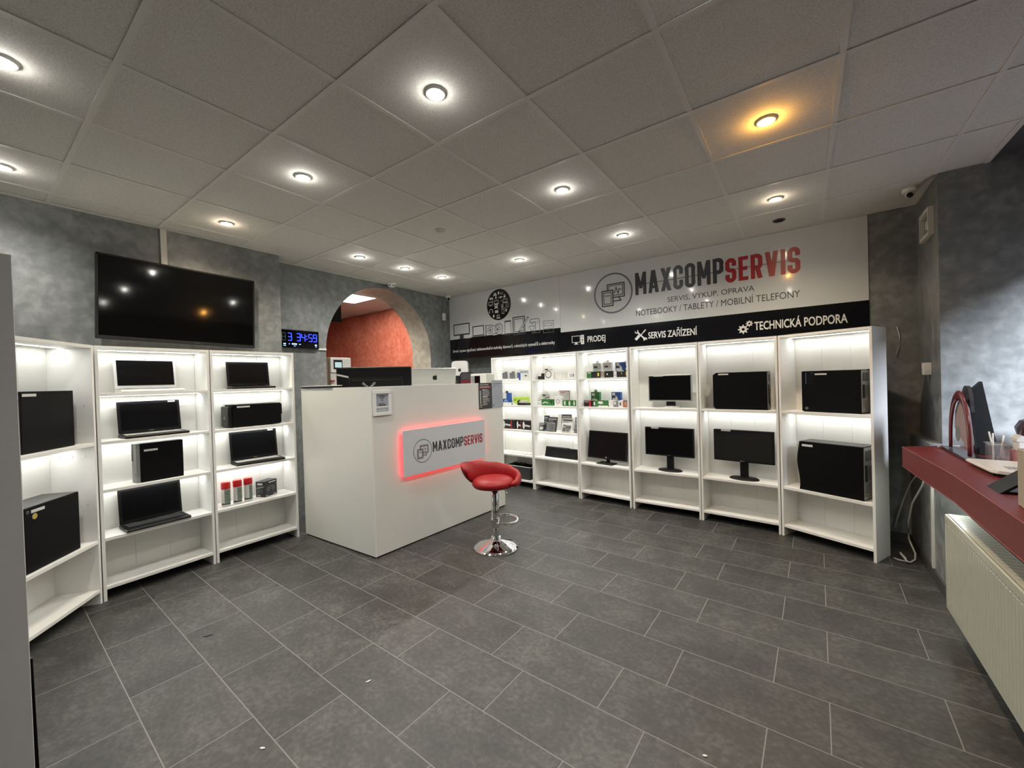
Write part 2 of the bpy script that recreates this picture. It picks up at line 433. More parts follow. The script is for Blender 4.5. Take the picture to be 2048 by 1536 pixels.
                self.line([(R, T - r - h * .1)] + arc(R - r, T - r, r, r, 0, 90) + arc(L + r, T - r, r, r, 90, 180) + arc(L + r, B + r, r, r, 180, 270) + arc(R - r, B + r, r, r, 270, 360) + [(R, B + r + h * .1)], lw, Y)
            elif c == 'S':
                self.line([(R, T - r - h * .04)] + arc(R - r, T - r, r, r, 0, 90) + arc(L + r, T - r, r, r, 90, 180) + [(L, m + r)] + arc(L + r, m + r, r, r, 180, 250) + arc(R - r, m - r, r, r, 70, 0) + arc(R - r, B + r, r, r, 360, 270) + arc(L + r, B + r, r, r, 270, 180) + [(L, B + r + h * .04)], lw, Y)
            x += w + gap * k
        return self
    def build(self, name, material, parent=None, loc=None, rotz=0.0, subsurf=0, mods=None):
        me = bpy.data.meshes.new(name); self.bm.to_mesh(me); self.bm.free()
        me.materials.append(material)
        o = bpy.data.objects.new(name, me); COL.objects.link(o)
        if parent is not None: o.parent = parent
        if loc is not None: o.location = loc
        o.rotation_euler.z = rotz
        if subsurf:
            sm = o.modifiers.new('smooth', 'SUBSURF'); sm.levels = subsurf; sm.render_levels = subsurf
        return o

def tag(o, label, cat, group=None):
    o['label'] = label; o['category'] = cat
    if group: o['group'] = group
    return o

def thing(name, label, cat, loc=(0, 0, 0), rotz=0.0, group=None):
    o = bpy.data.objects.new(name, None); COL.objects.link(o)
    o.empty_display_size = 0.05
    o.location = loc; o.rotation_euler = (0, 0, rotz)
    return tag(o, label, cat, group)

def struct(name, mb, m, **k):
    o = mb.build(name, m, **k); o['kind'] = 'structure'; return o

def copy_thing(src, loc, rotz=None, label=None):
    c = src.copy(); COL.objects.link(c); c.location = loc
    if rotz is not None: c.rotation_euler = (0, 0, rotz)
    if label: c['label'] = label
    for ch in list(src.children):
        d = ch.copy(); COL.objects.link(d); d.parent = c
        for g in list(ch.children):
            e = g.copy(); COL.objects.link(e); e.parent = d
    return c

def area_light(name, parent, loc, sx, sy, power, col, rot=(0, 0, 0)):
    l = bpy.data.lights.new(name, 'AREA'); l.shape = 'RECTANGLE'; l.size = sx; l.size_y = sy
    l.energy = power; l.color = col
    o = bpy.data.objects.new(name, l); COL.objects.link(o); o.parent = parent; o.location = loc; o.rotation_euler = rot
    return o

# bookcase-row frames: front-left floor corner, unit direction, depth direction
FR = {}
def frame_def(n, a, b):
    a = Vector((a[0], a[1], 0)); b = Vector((b[0], b[1], 0)); u = (b - a); L = u.length; u.normalize()
    FR[n] = (a, u, Vector((-u.y, u.x, 0)), L, math.atan2(u.y, u.x))
frame_def('R1', (1.463, 3.866), (2.067, 3.584))
frame_def('R2', (.797, 3.918), (1.463, 3.866))
frame_def('R3', (.101, 3.925), (.797, 3.918))
frame_def('R4', (-.563, 3.978), (.085, 3.926))
frame_def('R5', (-1.261, 4.042), (-.563, 3.978))
frame_def('R6', (-1.961, 4.08), (-1.261, 4.042))
frame_def('L1', (-2.344, .833), (-2.339, 1.514))
frame_def('L0', (-2.311, .156), (-2.344, .833))
frame_def('L2', (-1.7855, -.2735), (-2.3125, .1545))
frame_def('CF', (-1.266, 1.602), (-1.187, 3.3))
L2O = .1126    # measured offsets on the angled unit start this far in

def at(n, u, d, z):
    a, uu, dd, L, r = FR[n]
    p = a + uu * u + dd * d
    return (p.x, p.y, z)
def rz(n): return FR[n][4]

# ------------------------------------------------------------------ the room
Y0 = -2.3   # wall behind the photographer
struct('floor', MB().box(-6.7, 3.3, Y0 - .1, 4.45, -0.08, 0.0), M['floor'])
# wall on the left: thicker as far as the step, then thinner with the arch through it
struct('wall_left', MB().box(-3.26, -2.635, Y0, 1.545, 0, 2.9), M['grey_plaster'])
pts = [(1.545, 0), (2.14, 0), (2.14, 1.75)]
AC, AR, AZ, AH = 2.955, .815, 1.85, .865
arc = [(2.14, 1.75)] + [(AC - AR * math.cos(PI * i / 40), AZ + AH * math.sin(PI * i / 40)) for i in range(41)] + [(AC + AR, 0)]
outer = [(1.545, 0), (2.14, 0)] + arc + [(4.345, 0), (4.345, ZC), (1.545, ZC)]
wl = MB()
def arch_face(x):
    # strips up each side and over the arch
    bm = wl.bm
    a2 = [(2.14, 0)] + [(max(p[0], 2.14), p[1]) for p in arc[1:]]
    quads = []
    for p, q in zip(a2[:-1], a2[1:]):
        quads.append((p, q))
    for p, q in quads:
        if p[0] == q[0]: continue
        bm.faces.new([bm.verts.new((x, p[0], p[1])), bm.verts.new((x, q[0], q[1])), bm.verts.new((x, q[0], 2.84)), bm.verts.new((x, p[0], 2.84))])
    for y0, y1 in ((1.545, 2.14), (AC + AR, 4.345)):
        bm.faces.new([bm.verts.new((x, y0, 0)), bm.verts.new((x, y1, 0)), bm.verts.new((x, y1, 2.84)), bm.verts.new((x, y0, 2.84))])
arch_face(-2.86); arch_face(-3.26)
struct('wall_left_arch', wl, M['grey_plaster'])
sf = MB()
a2 = [(2.14, 0)] + [(max(p[0], 2.14), p[1]) for p in arc[1:]]
sf.grid([[(-2.8602, p[0], p[1]) for p in a2], [(-3.2598, p[0], p[1]) for p in a2]])
struct('wall_arch_soffit', sf, M['arch_plaster'])
struct('wall_back', MB().box(-2.86, 2.05, 4.345, 4.45, 0, 2.9).box(2.05, 2.5, 4.2, 4.45, 0, 2.9), M['grey_plaster'])
struct('wall_back_room', MB().box(-6.6, -3.262, 4.2, 4.45, 0, 2.9), M['red_plaster'])
struct('wall_back_room_end', MB().box(-6.7, -6.6, 0.4, 4.45, 0, 2.9), M['red_plaster'])
struct('wall_back_room_side', MB().box(-6.6, -3.262, 0.4, 0.5, 0, 2.9), M['red_plaster'])
struct('wall_front', MB().box(-3.26, 3.3, Y0 - .1, Y0, 0, 2.9), M['grey_plaster'])
# right wall: pier in the corner, lower wall under the sill, window niche
struct('wall_right', MB().box(2.415, 3.3, 3.57, 4.2, 0, 2.9), M['grey_plaster'])
struct('wall_right_lower', MB().box(2.35, 3.3, Y0, 3.568, 0, .77).box(2.35, 2.414, 3.57, 4.2, 0, .92), M['grey_plaster'])
struct('wall_right_window', MB().box(3.1, 3.3, Y0, 1.95, .70, 2.9).box(3.1, 3.3, 1.95, 3.568, 2.32, 2.9).box(3.1, 3.3, 3.46, 3.568, .70, 2.32), M['grey_plaster'])
struct('window_1', MB().box(3.14, 3.18, 1.95, 2.0, .90, 2.32).box(3.14, 3.18, 3.41, 3.46, .90, 2.32).box(3.14, 3.18, 2.0, 3.41, .90, .95).box(3.14, 3.18, 2.0, 3.41, 2.27, 2.32), M['white'])
struct('window_2', MB().box(3.155, 3.161, 2.0, 3.41, .95, 2.27), M['glass_thin'])
struct('ceiling_niche', MB().box(2.66, 3.3, Y0, 3.568, 2.82, 2.9), mat('dark_soffit', (0.10, 0.10, 0.10, 1), 0.7))
struct('baseboard_right', MB().box(2.338, 2.3495, Y0, 4.19, 0, .075), M['plinth'])
struct('baseboard_back', MB().box(2.06, 2.337, 4.188, 4.1995, 0, .075), M['plinth'])

# suspended ceiling: slab of tiles plus the visible grid (0.6 m)
struct('ceiling', MB().box(-6.6, 2.64, Y0, 4.345, ZC + .004, ZC + .06), M['ceiling'])
struct('sun_block_slab', MB().box(-6.8, 3.4, Y0 - .2, 4.5, 2.9, 3.0), M['grid'])  # unseen slab added to keep sun from leaking in above the ceiling
g = MB()
for j in range(-4, 5):
    x = -.6 * j
    g.box(x - .012, x + .012, Y0 + .01, 4.19, ZC - .0005, ZC + .0035)
i = -3
while .6 * i < 4.2:
    y = .6 * i
    g.box(-2.62 if y < 1.5 else -2.84, 2.64, y - .012, y + .012, ZC - .001, ZC + .003); i += 1
for k in range(6):
    g.box(-3.4 - .6 * k - .012, -3.4 - .6 * k + .012, .5, 4.19, ZC - .0005, ZC + .0035)
for k in range(6):
    g.box(-6.59, -3.27, .9 + .6 * k - .012, .9 + .6 * k + .012, ZC - .001, ZC + .003)
# edge angles along the walls
g.box(-2.84, 2.41, 4.168, 4.188, ZC - .004, ZC + .002)
g.box(-2.634, -2.61, Y0 + .01, 1.55, ZC - .004, ZC + .002)
g.box(-2.859, -2.835, 1.57, 4.17, ZC - .004, ZC + .002)
g.box(2.39, 2.414, 3.56, 4.17, ZC - .004, ZC + .002)
g.box(2.63, 2.655, Y0 + .01, 3.565, ZC - .004, ZC + .055)
struct('trim_1', g, M['grid'])

# ------------------------------------------------------------------ recessed ceiling spots
def spot(x, y, where, kind='cool', n=[0]):
    bm_ = {'cool': M['bulb'], 'warm': M['bulbwarm'], 'orange': M['bulborange']}[kind]
    col = {'cool': (1, .97, .90), 'warm': (1, .83, .62), 'orange': (1, .47, .08)}[kind]
    t = thing('ceiling_spotlight', where, 'spotlight', (x, y, ZC), 0, 'recessed ceiling spotlights')
    MB().lathe([(.034, .003), (.034, -.004), (.042, -.006), (.046, -.002), (.046, .003)], 28).build('trim_ring', M['white'], t)
    MB().lathe([(0, -.012), (.015, -.011), (.026, -.007), (.033, -.001), (.033, .002)], 24).build('bulb', bm_, t)
    l = bpy.data.lights.new('spot_beam', 'SPOT'); l.energy = SPOT_W * (.55 if kind == 'orange' else 1); l.color = col
    l.spot_size = math.radians(150); l.spot_blend = 1.0; l.shadow_soft_size = .03
    o = bpy.data.objects.new('spot_beam', l); COL.objects.link(o); o.parent = t; o.location = (0, 0, -.02)
    h = bpy.data.lights.new('bulb_glow', 'POINT'); h.energy = HALO_W * (2.6 if kind == 'orange' else 1); h.color = col; h.shadow_soft_size = .012
    o = bpy.data.objects.new('bulb_glow', h); COL.objects.link(o); o.parent = t; o.location = (0, 0, -.027)
    return t
S = [(-.93, -.275, 'lit ceiling spotlight at the left edge of the photo, upper of two there', 'cool'),
     (-2.13, -.22, 'lit ceiling spotlight at the left edge of the photo, lower of two there', 'cool'),
     (.287, .912, 'largest white lit ceiling spotlight, top centre of the photo', 'cool'),
     (-.92, .917, 'white lit ceiling spotlight between the television and the top centre spotlight', 'cool'),
     (-2.11, .908, 'warm white lit ceiling spotlight right above the black television', 'warm'),
     (-2.10, 2.11, 'lit ceiling spotlight above the arch, first of the row of three', 'cool'),
     (-2.08, 2.69, 'lit ceiling spotlight above the arch, middle of the row of three', 'cool'),
     (-2.06, 3.26, 'lit ceiling spotlight above the arch, last of the row of three', 'cool'),
     (-.89, 3.30, 'small lit ceiling spotlight above the black gadget circle on the banner', 'cool'),
     (.29, 3.30, 'white lit ceiling spotlight above the round emblem on the large banner', 'cool'),
     (.285, 2.128, 'white lit ceiling spotlight at the middle of the ceiling', 'cool'),
     (1.506, 2.128, 'orange glowing ceiling spotlight at upper right', 'orange'),
     (1.495, 3.309, 'warm white lit ceiling spotlight above the red SERVIS lettering', 'warm')]
S += [(1.50, .91, 'added unseen ceiling spotlight just above the top edge of the photo', 'cool')]  # out-of-view spotlight added to brighten the left bookcase side and foreground
for a in S: spot(*a)

def unlit(x, y, label, rim, hole):
    t = thing('empty_spotlight_socket' if hole else 'unlit_spotlight', label, 'spotlight', (x, y, ZC))
    MB().lathe([(.034, .004), (.034, -.003), (.044, -.005), (.048, -.002), (.048, .003)], 28).build('trim_ring', rim, t)
    MB().lathe([(0, -.0025), (.034, -.002), (.034, .003)], 24).build('recess' if hole else 'bulb', M['hole'] if hole else M['offwhite'], t)  # open socket: flat disc painted near-black for the shade inside
unlit(-.92, 2.116, 'unlit ceiling spotlight among the lit ones, above the counter', M['offwhite'], False)
unlit(1.496, 3.854, 'dark open spotlight hole in the ceiling beside the banner top', M['dgrey'], True)

# smoke alarm, cameras, sensors, conduits
t = thing('smoke_detector', 'white smoke detector at the ceiling above the arch', 'smoke detector', (-2.78, 3.04, ZC))
MB().lathe([(0, -.045), (.035, -.045), (.05, -.035), (.055, -.012), (.058, 0), (.058, .002)], 28).build('housing', M['white'], t)
for b_ in ((-.03, -.012, -.052, -.046), (.008, .028, -.054, -.046), (.045, .056, -.022, -.006), (.045, .056, .008, .022)): MB().box(*b_, -.034, -.024).build('vent_slot', M['dgrey'], t)

def dome_cam(x, y, label, aim):
    t = thing('dome_camera', label, 'security camera', (x, y, ZC))
    MB().lathe([(.045, .002), (.045, -.018), (.04, -.024), (.03, -.026), (0, -.026)], 28).build('mount', M['white'], t)
    e = MB().lathe([(0, .028), (.02, .02), (.029, 0), (.02, -.02), (0, -.028)], 20)
    e.build('camera_ball', M['white'], t, (0, 0, -.04))
    a = Vector(aim).normalized()
    MB().cyl(a * .018, a * .034, .019, 18).build('lens', M['gloss'], t, (0, 0, -.04))
dome_cam(-2.79, 4.11, 'small white dome camera in the ceiling corner between arch wall and banner', (.7, -.6, -.35))
dome_cam(2.312, 3.768, 'small white dome camera on the ceiling above the wall vent', (-.2, -.9, -.4))
cb = MB().tube([(2.33, 3.75, ZC - .012), (2.36, 3.70, ZC - .01), (2.37, 3.63, ZC - .012), (2.40, 3.55, ZC - .012)], .006)
tag(cb.build('camera_cable', M['grey']), 'grey cable running from right dome camera to the wall corner', 'cable')
t = thing('motion_sensor', 'slim white motion sensor on the grey wall right of the arch', 'motion sensor', (-2.858, 4.05, 2.405))
MB().box(0, .042, -.028, .028, 0, .11, .008).build('housing', M['white'], t)
MB().box(.040, .046, -.02, .02, .012, .045, .003).build('sensor_window', M['offwhite'], t)
tag(MB().box(-2.859, -2.849, 4.035, 4.047, 1.25, 2.404).box(-2.859, -2.849, 4.045, 4.055, 2.516, 2.70).build('wall_conduit', M['grey']), 'thin conduit running down the wall below white motion sensor', 'conduit')
tag(MB().box(-2.634, -2.618, .612, .652, 2.40, 2.776).build('wall_conduit', M['offwhite']), 'pale cable trunk between ceiling and the black television', 'conduit')
tag(MB().box(-2.859, -2.845, 2.04, 2.138, 1.862, 1.882).build('wall_conduit', M['offwhite']), 'short white cable trunk between blue clock and the arch', 'conduit')
t = thing('wall_vent', 'square white vent grille high on narrow wall by ceiling', 'vent', (2.414, 3.80, 2.50))
MB().box(-.03, 0, -.135, -.115, -.10, .10).box(-.03, 0, .115, .135, -.10, .10).box(-.03, 0, -.115, .115, -.10, -.075).box(-.03, 0, -.115, .115, .075, .10).build('frame', M['offwhite'], t)
MB().box(-.006, -.001, -.115, .115, -.075, .075).build('grille', M['grey'], t)
MB().lathe([(0, .012), (.03, .010), (.034, 0), (0, 0)], 20, Matrix.Rotation(-PI / 2, 4, 'Y')).build('hub', M['offwhite'], t, (-.006, 0, 0))
t = thing('motion_sensor', 'white motion sensor on narrow dark wall above the red sill', 'motion sensor', (2.413, 3.84, 1.40))
MB().prism([(-.03, 0), (.03, 0), (.036, .03), (.036, .09), (-.036, .09), (-.036, .03)], -.04, 0, 'x').build('housing', M['white'], t)
MB().box(-.043, -.039, -.022, .022, .02, .05).build('sensor_window', M['offwhite'], t)

# ------------------------------------------------------------------ bookcases
SH4 = [1.445, 1.108, .772, .436]
def bookcase(key, shelves, lit, label, group, depth=.25, h=1.775, splits=(.34, .67), unlit_strip=()):
    a, u, d, L, r = FR[key]
    w = L - .004; th = .018
    t = thing('bookcase', label, 'bookcase', (a.x, a.y, 0), r, group)
    for x in (.002, w - th): MB().box(x, x + th, 0, depth, 0, h, .001).build('side_panel', M['bookcase'], t)
    x0, x1 = .002 + th, w - th
    MB().box(x0, x1, .001, depth - .006, h - .02, h).build('top_panel', M['bookcase'], t)
    bk = MB(); xs = [x0] + [x0 + (x1 - x0) * s for s in splits] + [x1]
    for p, q in zip(xs[:-1], xs[1:]): bk.box(p + .0012, q - .0012, depth - .006, depth - .003, .08, h - .002)
    bk.box(x0, x1, depth - .003, depth - .0005, .08, h - .002)
    bk.build('back_panel', M['backboard'], t)
    for z in list(shelves) + [.10]:
        MB().box(x0, x1, .002, depth - .007, z - .022, z, .001).build('shelf', M['bookcase'], t)
    holes = MB()
    for hz in (1.36, 1.02, .69, .36):
        for hy in (.05, .12, .19):
            holes.cyl((x0 - .0005, hy, hz), (x0 + .0006, hy, hz), .003, 8); holes.cyl((x1 + .0005, hy, hz), (x1 - .0006, hy, hz), .003, 8)
    holes.build('peg_holes', M['grey'], t)
    tops = [h - .02] + [z - .022 for z in shelves]
    for z in [tops[i] for i in lit]:
        sp = MB(); n = 30; sp_y = depth - .085
        for i in range(n):
            xx = x0 + .004 + (x1 - x0 - .008) * (i + .5) / n
            sp.box(xx - .0062, xx + .0062, sp_y - .004, sp_y + .004, z - .0035, z - .0005)
        sp.build('led_strip', M['led'], t)
        area_light('led_strip_light', t, ((x0 + x1) / 2, sp_y, z - .006), x1 - x0 - .01, .012, LED_W, (1, .99, .95))
    return t
G = 'white bookcases with lit shelves'
bookcase('R1', [1.108, .44], [0, 1], 'white lit bookcase at right end of the banner row, turned inward, with two computer towers', G)
bookcase('R2', [1.108, .436], [0, 1], 'white lit bookcase with a black tower above a wide black monitor', G)
bookcase('R3', [1.108, .436], [0, 1], 'white lit bookcase with a silver framed monitor above a black monitor', G)
bookcase('R4', [1.448, 1.108, .436], [0, 1, 2], 'white lit bookcase with two rows of boxes above one tilted black monitor', G)
bookcase('R5', [1.448, 1.108, .772, .436], [0, 1, 2, 3], 'white lit bookcase holding blister packs and a black keyboard', G)
bookcase('R6', [1.448, 1.108, .772, .436], [0, 1, 2, 3], 'white lit bookcase partly hidden behind counter, with a cable crate at the bottom', G)
bookcase('L0', SH4, [0, 1, 2, 3], 'white lit bookcase under the television with white laptop on top shelf', G)
bookcase('L1', SH4, [0, 1, 2, 3], 'white lit bookcase beside the counter with red capped spray cans', G)
bookcase('L2', [1.108, .436], [0, 1], 'white bookcase at far left set at an angle, with two black computer towers', G)

# the bookcase whose plain outer side fills the left edge of the photo
t = thing('bookcase', 'bookcase at the left edge, only its plain grey side facing the camera', 'bookcase', (.155, -.331, 0), PI + .0, G)
# local x runs away from the camera (-X), local y towards the viewer's back (-Y)
t.rotation_euler = (math.radians(-.2), 0, PI)
M['greyside'] = mat('light_grey_melamine', (0.82, 0.83, 0.84, 1), 0.5, var=0.03, scale=90)
MB().box(0, .018, 0, .30, 0, 1.775, .001).build('side_panel', M['greyside'], t)
MB().box(.64, .658, 0, .30, 0, 1.775, .001).build('side_panel', M['bookcase'], t)
MB().box(.018, .64, .002, .294, 1.755, 1.775).build('top_panel', M['bookcase'], t)
MB().box(.018, .64, .294, .298, .02, 1.77).build('back_panel', M['backboard'], t)
for z in (1.108, .772, .436, .10): MB().box(.018, .64, .004, .293, z - .022, z).build('shelf', M['bookcase'], t)
MB().prism([(-.0005, .003), (-.012, .003), (-.004, .83), (-.0005, .83)], .001, .016, 'x').build('edge_strip', M['black'], t)

# ------------------------------------------------------------------ computers
def shelf_item(name, label, cat, key, u, d, z, group=None, rot=0.0):
    o = FR[key]
    if key == 'L2': u += L2O
    return thing(name, label, cat, at(key, u, d, z), o[4] + rot, group)

def sticker(t, x0, z0, x1, z1, y, m='label'):
    return MB().box(x0, x1, y - .0012, y, z0, z1).build('price_label', M[m], t)

def laptop(key, uc, z, w, dep, hl, label, body='black', deck='black', keys='dgrey', bez=.018, d0=.02, rot=0.0, logo=False, stick=None, tilt=8, lidcol=None):
    t = shelf_item('laptop', label, 'laptop', key, uc, d0, z + .0005, 'laptops on the left shelves', rot)
    th = .022; h2 = w / 2
    pr = [(0, .006), (.012, .0), (dep - .01, .0), (dep, .006), (dep, th), (.004, th - .004), (0, th - .009)]
    MB().prism(pr, -h2, h2, 'x').build('base', M[body], t)
    kb = MB(); nx, nz_ = 15, 5; kx0, kx1 = -h2 + .025, h2 - .025; ky0, ky1 = dep * .36, dep * .88
    for i in range(nx):
        for j in range(nz_):
            x = kx0 + (kx1 - kx0) * i / nx; y = ky0 + (ky1 - ky0) * j / nz_
            zz = th - .004 + .004 * y / dep
            kb.box(x + .001, x + (kx1 - kx0) / nx - .001, y + .001, y + (ky1 - ky0) / nz_ - .001, zz - .001, zz + .003)
    MB().box(kx0 - .006, kx1 + .006, ky0 - .006, ky1 + .006, th - .0032, th + .0002).build('palm_deck', M[deck], t)
    kb.build('keyboard', M[keys], t)
    MB().box(-.045, .045, .02, dep * .3, th - .004, th - .0025).build('touchpad', M[body if body != 'white' else 'silver'], t)
    tl = Matrix.Translation((0, dep - .012, th)) @ Matrix.Rotation(-math.radians(tilt), 4, 'X')
    lid = MB().box(-h2, h2, -.004, .006, .004, hl, .004, tl).build('lid', M[lidcol or body], t)
    MB().box(-h2 + bez, h2 - bez, -.0052, -.0042, .028, hl - bez, 0, tl).build('screen', M['screen'], lid)
    MB().cyl((-h2 * .75, dep - .008, th), (-h2 * .5, dep - .008, th), .007, 10).cyl((h2 * .5, dep - .008, th), (h2 * .75, dep - .008, th), .007, 10).build('hinge', M['dgrey'], t)
    MB().box(-.004, .004, -.0058, -.0045, hl - .011, hl - .006, 0, tl).build('webcam', M['gloss'], lid)
    if logo: MB().box(-.016, .016, -.0058, -.0045, .013, .018, 0, tl).build('logo', M['grey'], lid)
    if stick: MB().box(h2 - .075, h2 - .03, -.0058, -.0044, hl - .016, hl - .005, 0, tl).build('price_label', M['label'], lid)
    return t
laptop('L0', .325, 1.445, .372, .165, .238, 'white laptop open on the top shelf under the television', body='white', deck='white', keys='offwhite', bez=.016, d0=.028)
laptop('L0', .337, 1.108, .380, .175, .245, 'black laptop with pale keys, right below the white laptop', keys='offwhite', deck='offwhite', logo=True, stick=True, d0=.008)
laptop('L0', .322, .436, .378, .19, .262, 'black laptop with black keyboard on the lowest lit shelf under the television', d0=-.012, tilt=7)
laptop('L1', .342, 1.445, .342, .16, .225, 'small black laptop on top shelf next to the counter', d0=.02, rot=math.radians(-4))
laptop('L1', .372, .772, .388, .185, .262, 'black laptop with silver keyboard above the red capped spray cans', keys='offwhite', deck='silver', logo=True, stick=True, d0=.002, rot=math.radians(-4))

def rear_panel(t, x, y0, y1, z0, z1):
    """the metal back of a tower on its +x side"""
    h = z1 - z0
    r = MB().box(x, x + .006, y0 + .004, y1 - .012, z0 + .01, z1 - .006).build('rear_panel', M['steel'], t)
    MB().box(x + .0062, x + .009, y0 + .02, y1 - .045, z0 + h * .74, z0 + h * .93, .002).build('power_supply', M['dgrey'], r)
    q = MB(); w = (y1 - y0)
    for k in range(5): q.ring(0, 0, w * .30 - k * w * .055, w * .018, 0, 20)
    q.build('fan_grille', M['dgrey'], r, (x + .0075, (y0 + y1) / 2 + w * .12, z0 + h * .5), PI / 2)
    s = MB()
    for k in range(6): s.box(x + .0062, x + .009, y0 + .03, y1 - .05, z0 + h * (.06 + .042 * k), z0 + h * (.06 + .042 * k) + h * .026)
    s.build('expansion_slots', M['grey'], r)
    MB().box(x + .0062, x + .010, y0 + .012, y0 + .045, z0 + h * .36, z0 + h * .66).build('port_panel', M['blackmatt'], r)

# tower with curved front, lower shelf of the right end bookcase
t = shelf_item('computer_tower', 'large black tower with bowed front, lower shelf of the right end bookcase', 'computer', 'R1', .137, .025, .4405, 'computer towers')
H = .413
fr_ = [(.012 * math.cos(PI * k / 8 * 2) , H * k / 8) for k in range(9)]
prof = [(.448, .0), (.448, H)] + [(-.002 + .010 * math.sin(2.2 * PI * (1 - k / 10) + .5), H * (1 - k / 10)) for k in range(11)]
MB().prism(prof, 0, .19, 'y', bevel=0).build('case', M['pcblack'], t)
MB().box(.02, .43, -.0008, .0, .02, H - .02).build('side_panel', M['pcblack'], t)
sticker(t, .028, H - .04, .108, H - .022, -.0008)
rear_panel(t, .448, 0, .19, 0, H)
MB().box(.02, .448, .02, .185, H, H + .002).build('top_cover', M['dgrey'], t)
# tower above it
t = shelf_item('computer_tower', 'black tower with narrow blue strip, upper shelf of the right end bookcase', 'computer', 'R1', .172, .05, 1.1085, 'computer towers')
H = .345
MB().box(0, .40, 0, .155, 0, H, .003).build('case', M['pcblack'], t)
MB().box(-.012, 0, 0, .155, .004, H - .002, .004).build('front_panel', M['black'], t)
sticker(t, .09, H - .035, .175, H - .022, -.0002)
MB().box(.020, .026, -.001, 0, H - .11, H - .012).build('blue_strip', mat('dark_blue_strip', (0.03, 0.09, 0.2, 1), .3), t)  # narrow strip in a plain dark blue colour
sb = MB()
for k in range(5): sb.rect(.03, H - .035 - .018 * k, .085, H - .034 - .018 * k, -.0006)
sb.rect(.055, H - .02, .08, H - .016, -.0006); sb.build('spec_sticker', mat('dark_blue_print', (0.03, 0.05, 0.09, 1), .4), t)
MB().ring(.025, .03, .012, .003, -.0006).disc(.025, .03, .006, -.0006).build('badge', M['grey'], t)
rear_panel(t, .40, 0, .155, 0, H)
MB().box(.39, .425, .146, .155, .004, H + .003).build('far_side_panel', M['black'], t)
# tower on R2
t = shelf_item('computer_tower', 'black tower with stickered top corner, above the wide black monitor', 'computer', 'R2', .122, .04, 1.1085, 'computer towers')
H = .355
MB().prism([(.022, 0), (.455, 0), (.455, H), (.03, H), (.0, H - .022), (0, .025)], 0, .17, 'y').build('case', M['pcblack'], t)
sticker(t, .05, H - .024, .138, H - .010, -.0002)
rear_panel(t, .455, 0, .17, 0, H)
rp = MB().box(.456, .470, .02, .03, .06, .20, .003)
for k in range(4): rp.tube([(.462, .03 + .01 * k, .05 + .02 * k), (.475, .03 + .01 * k, .04 + .02 * k), (.462, .03 + .01 * k, .028 + .02 * k)], .004, 6)
rp.build('rear_handle', M['black'], t)
MB().box(-.0006, .03, .02, .14, .05, H - .06).build('front_bezel', M['gloss'], t)
# small form factor desktop on L0
t = shelf_item('desktop_computer', 'slim black desktop computer with grey front, third shelf under the television', 'computer', 'L0', .225, .028, .7725, 'computer towers')
H = .288
MB().box(0, .262, 0, .095, 0, H, .003).build('case', M['pcblack'], t)
f_ = MB().prism([(0, 0), (0, .0) , (-.0, 0)] if False else [(0, .0), (-.018, .012), (-.024, .05), (-.024, .085), (0, .095)], .0, H, 'z').build('front_panel', M['grey'], t)
MB().box(-.0262, -.0235, .052, .082, .16, H - .006).build('drive_bay', M['dgrey'], f_)
b_ = MB()
for k in range(4): b_.box(-.028, -.0255, .06, .072, .165 + .018 * k, .175 + .018 * k)
b_.build('port', M['black'], f_)
MB().box(-.027, -.0238, .055, .08, .098, .112).build('badge', M['silver'], f_)
MB().box(-.027, -.0185, .02, .034, .055, .066).build('power_button', M['silver'], f_)
sticker(t, .025, H - .06, .105, H - .045, -.0002)
# mid tower on L1 lying on its side
t = shelf_item('computer_tower', 'black tower with mesh front lying on its side, next to the counter', 'computer', 'L1', .160, .028, 1.1085, 'computer towers', rot=math.radians(-2))
H = .198
MB().box(0, .395, 0, .19, .008, H, .004).build('case', M['pcblack'], t)
f_ = MB().box(-.03, 0, .0, .19, .004, H - .012, .008).build('front_panel', M['black'], t)
gq = MB()
for k in range(13): gq.box(-.0325, -.0295, .025, .165, .02 + k * .010, .025 + k * .010)
gq.build('mesh_grille', M['dgrey'], f_)
MB().prism([(.085, .075), (.105, .075), (.095, .10)], -.0345, -.032, 'x').build('badge', M['silver'], f_)
sticker(t, .035, H - .026, .135, H - .012, -.0002)
MB().box(-.02, .05, .03, .17, H, H + .004).build('top_vent', M['grey'], t)
MB().box(.395, .41, .02, .17, .09, H - .012).box(.395, .403, .02, .17, .02, .09).build('rear_panel', M['black'], t)
MB().box(.30, .325, .002, .03, .0, .009).box(.30, .325, .15, .18, .0, .009).box(.04, .07, .002, .03, .0, .009).box(.04, .07, .15, .18, .0, .009).build('foot', M['black'], t)
# towers in the angled bookcase
t = shelf_item('computer_tower', 'square black tower on upper shelf of the angled left bookcase', 'computer', 'L2', .07, .05, 1.1085, 'computer towers')
H = .36
MB().box(0, .385, 0, .165, 0, H, .003).build('case', M['pcblack'], t)
sticker(t, .012, H - .03, .105, H - .014, -.0002)
MB().box(-.012, 0, 0, .165, .004, H - .004, .004).build('front_panel', M['black'], t)
t = shelf_item('computer_tower', 'black tower with round gold sticker on the angled left bookcase, lower shelf', 'computer', 'L2', .03, .025, .4365, 'computer towers')
H = .372
MB().box(0, .398, 0, .19, 0, H, .003).build('case', M['pcblack'], t)
MB().box(.004, .394, .004, .186, H, H + .0015).build('top_cover', M['dgrey'], t)
MB().box(-.014, 0, 0, .19, .004, H - .004, .004).build('front_panel', M['black'], t)
sticker(t, .045, H - .035, .135, H - .018, -.0002)
MB().disc(.068, H - .058, .017, -.0008).build('round_sticker', M['gold'], t)
MB().ring(.022, H - .024, .008, .0025, -.0008).build('badge', M['silver'], t)

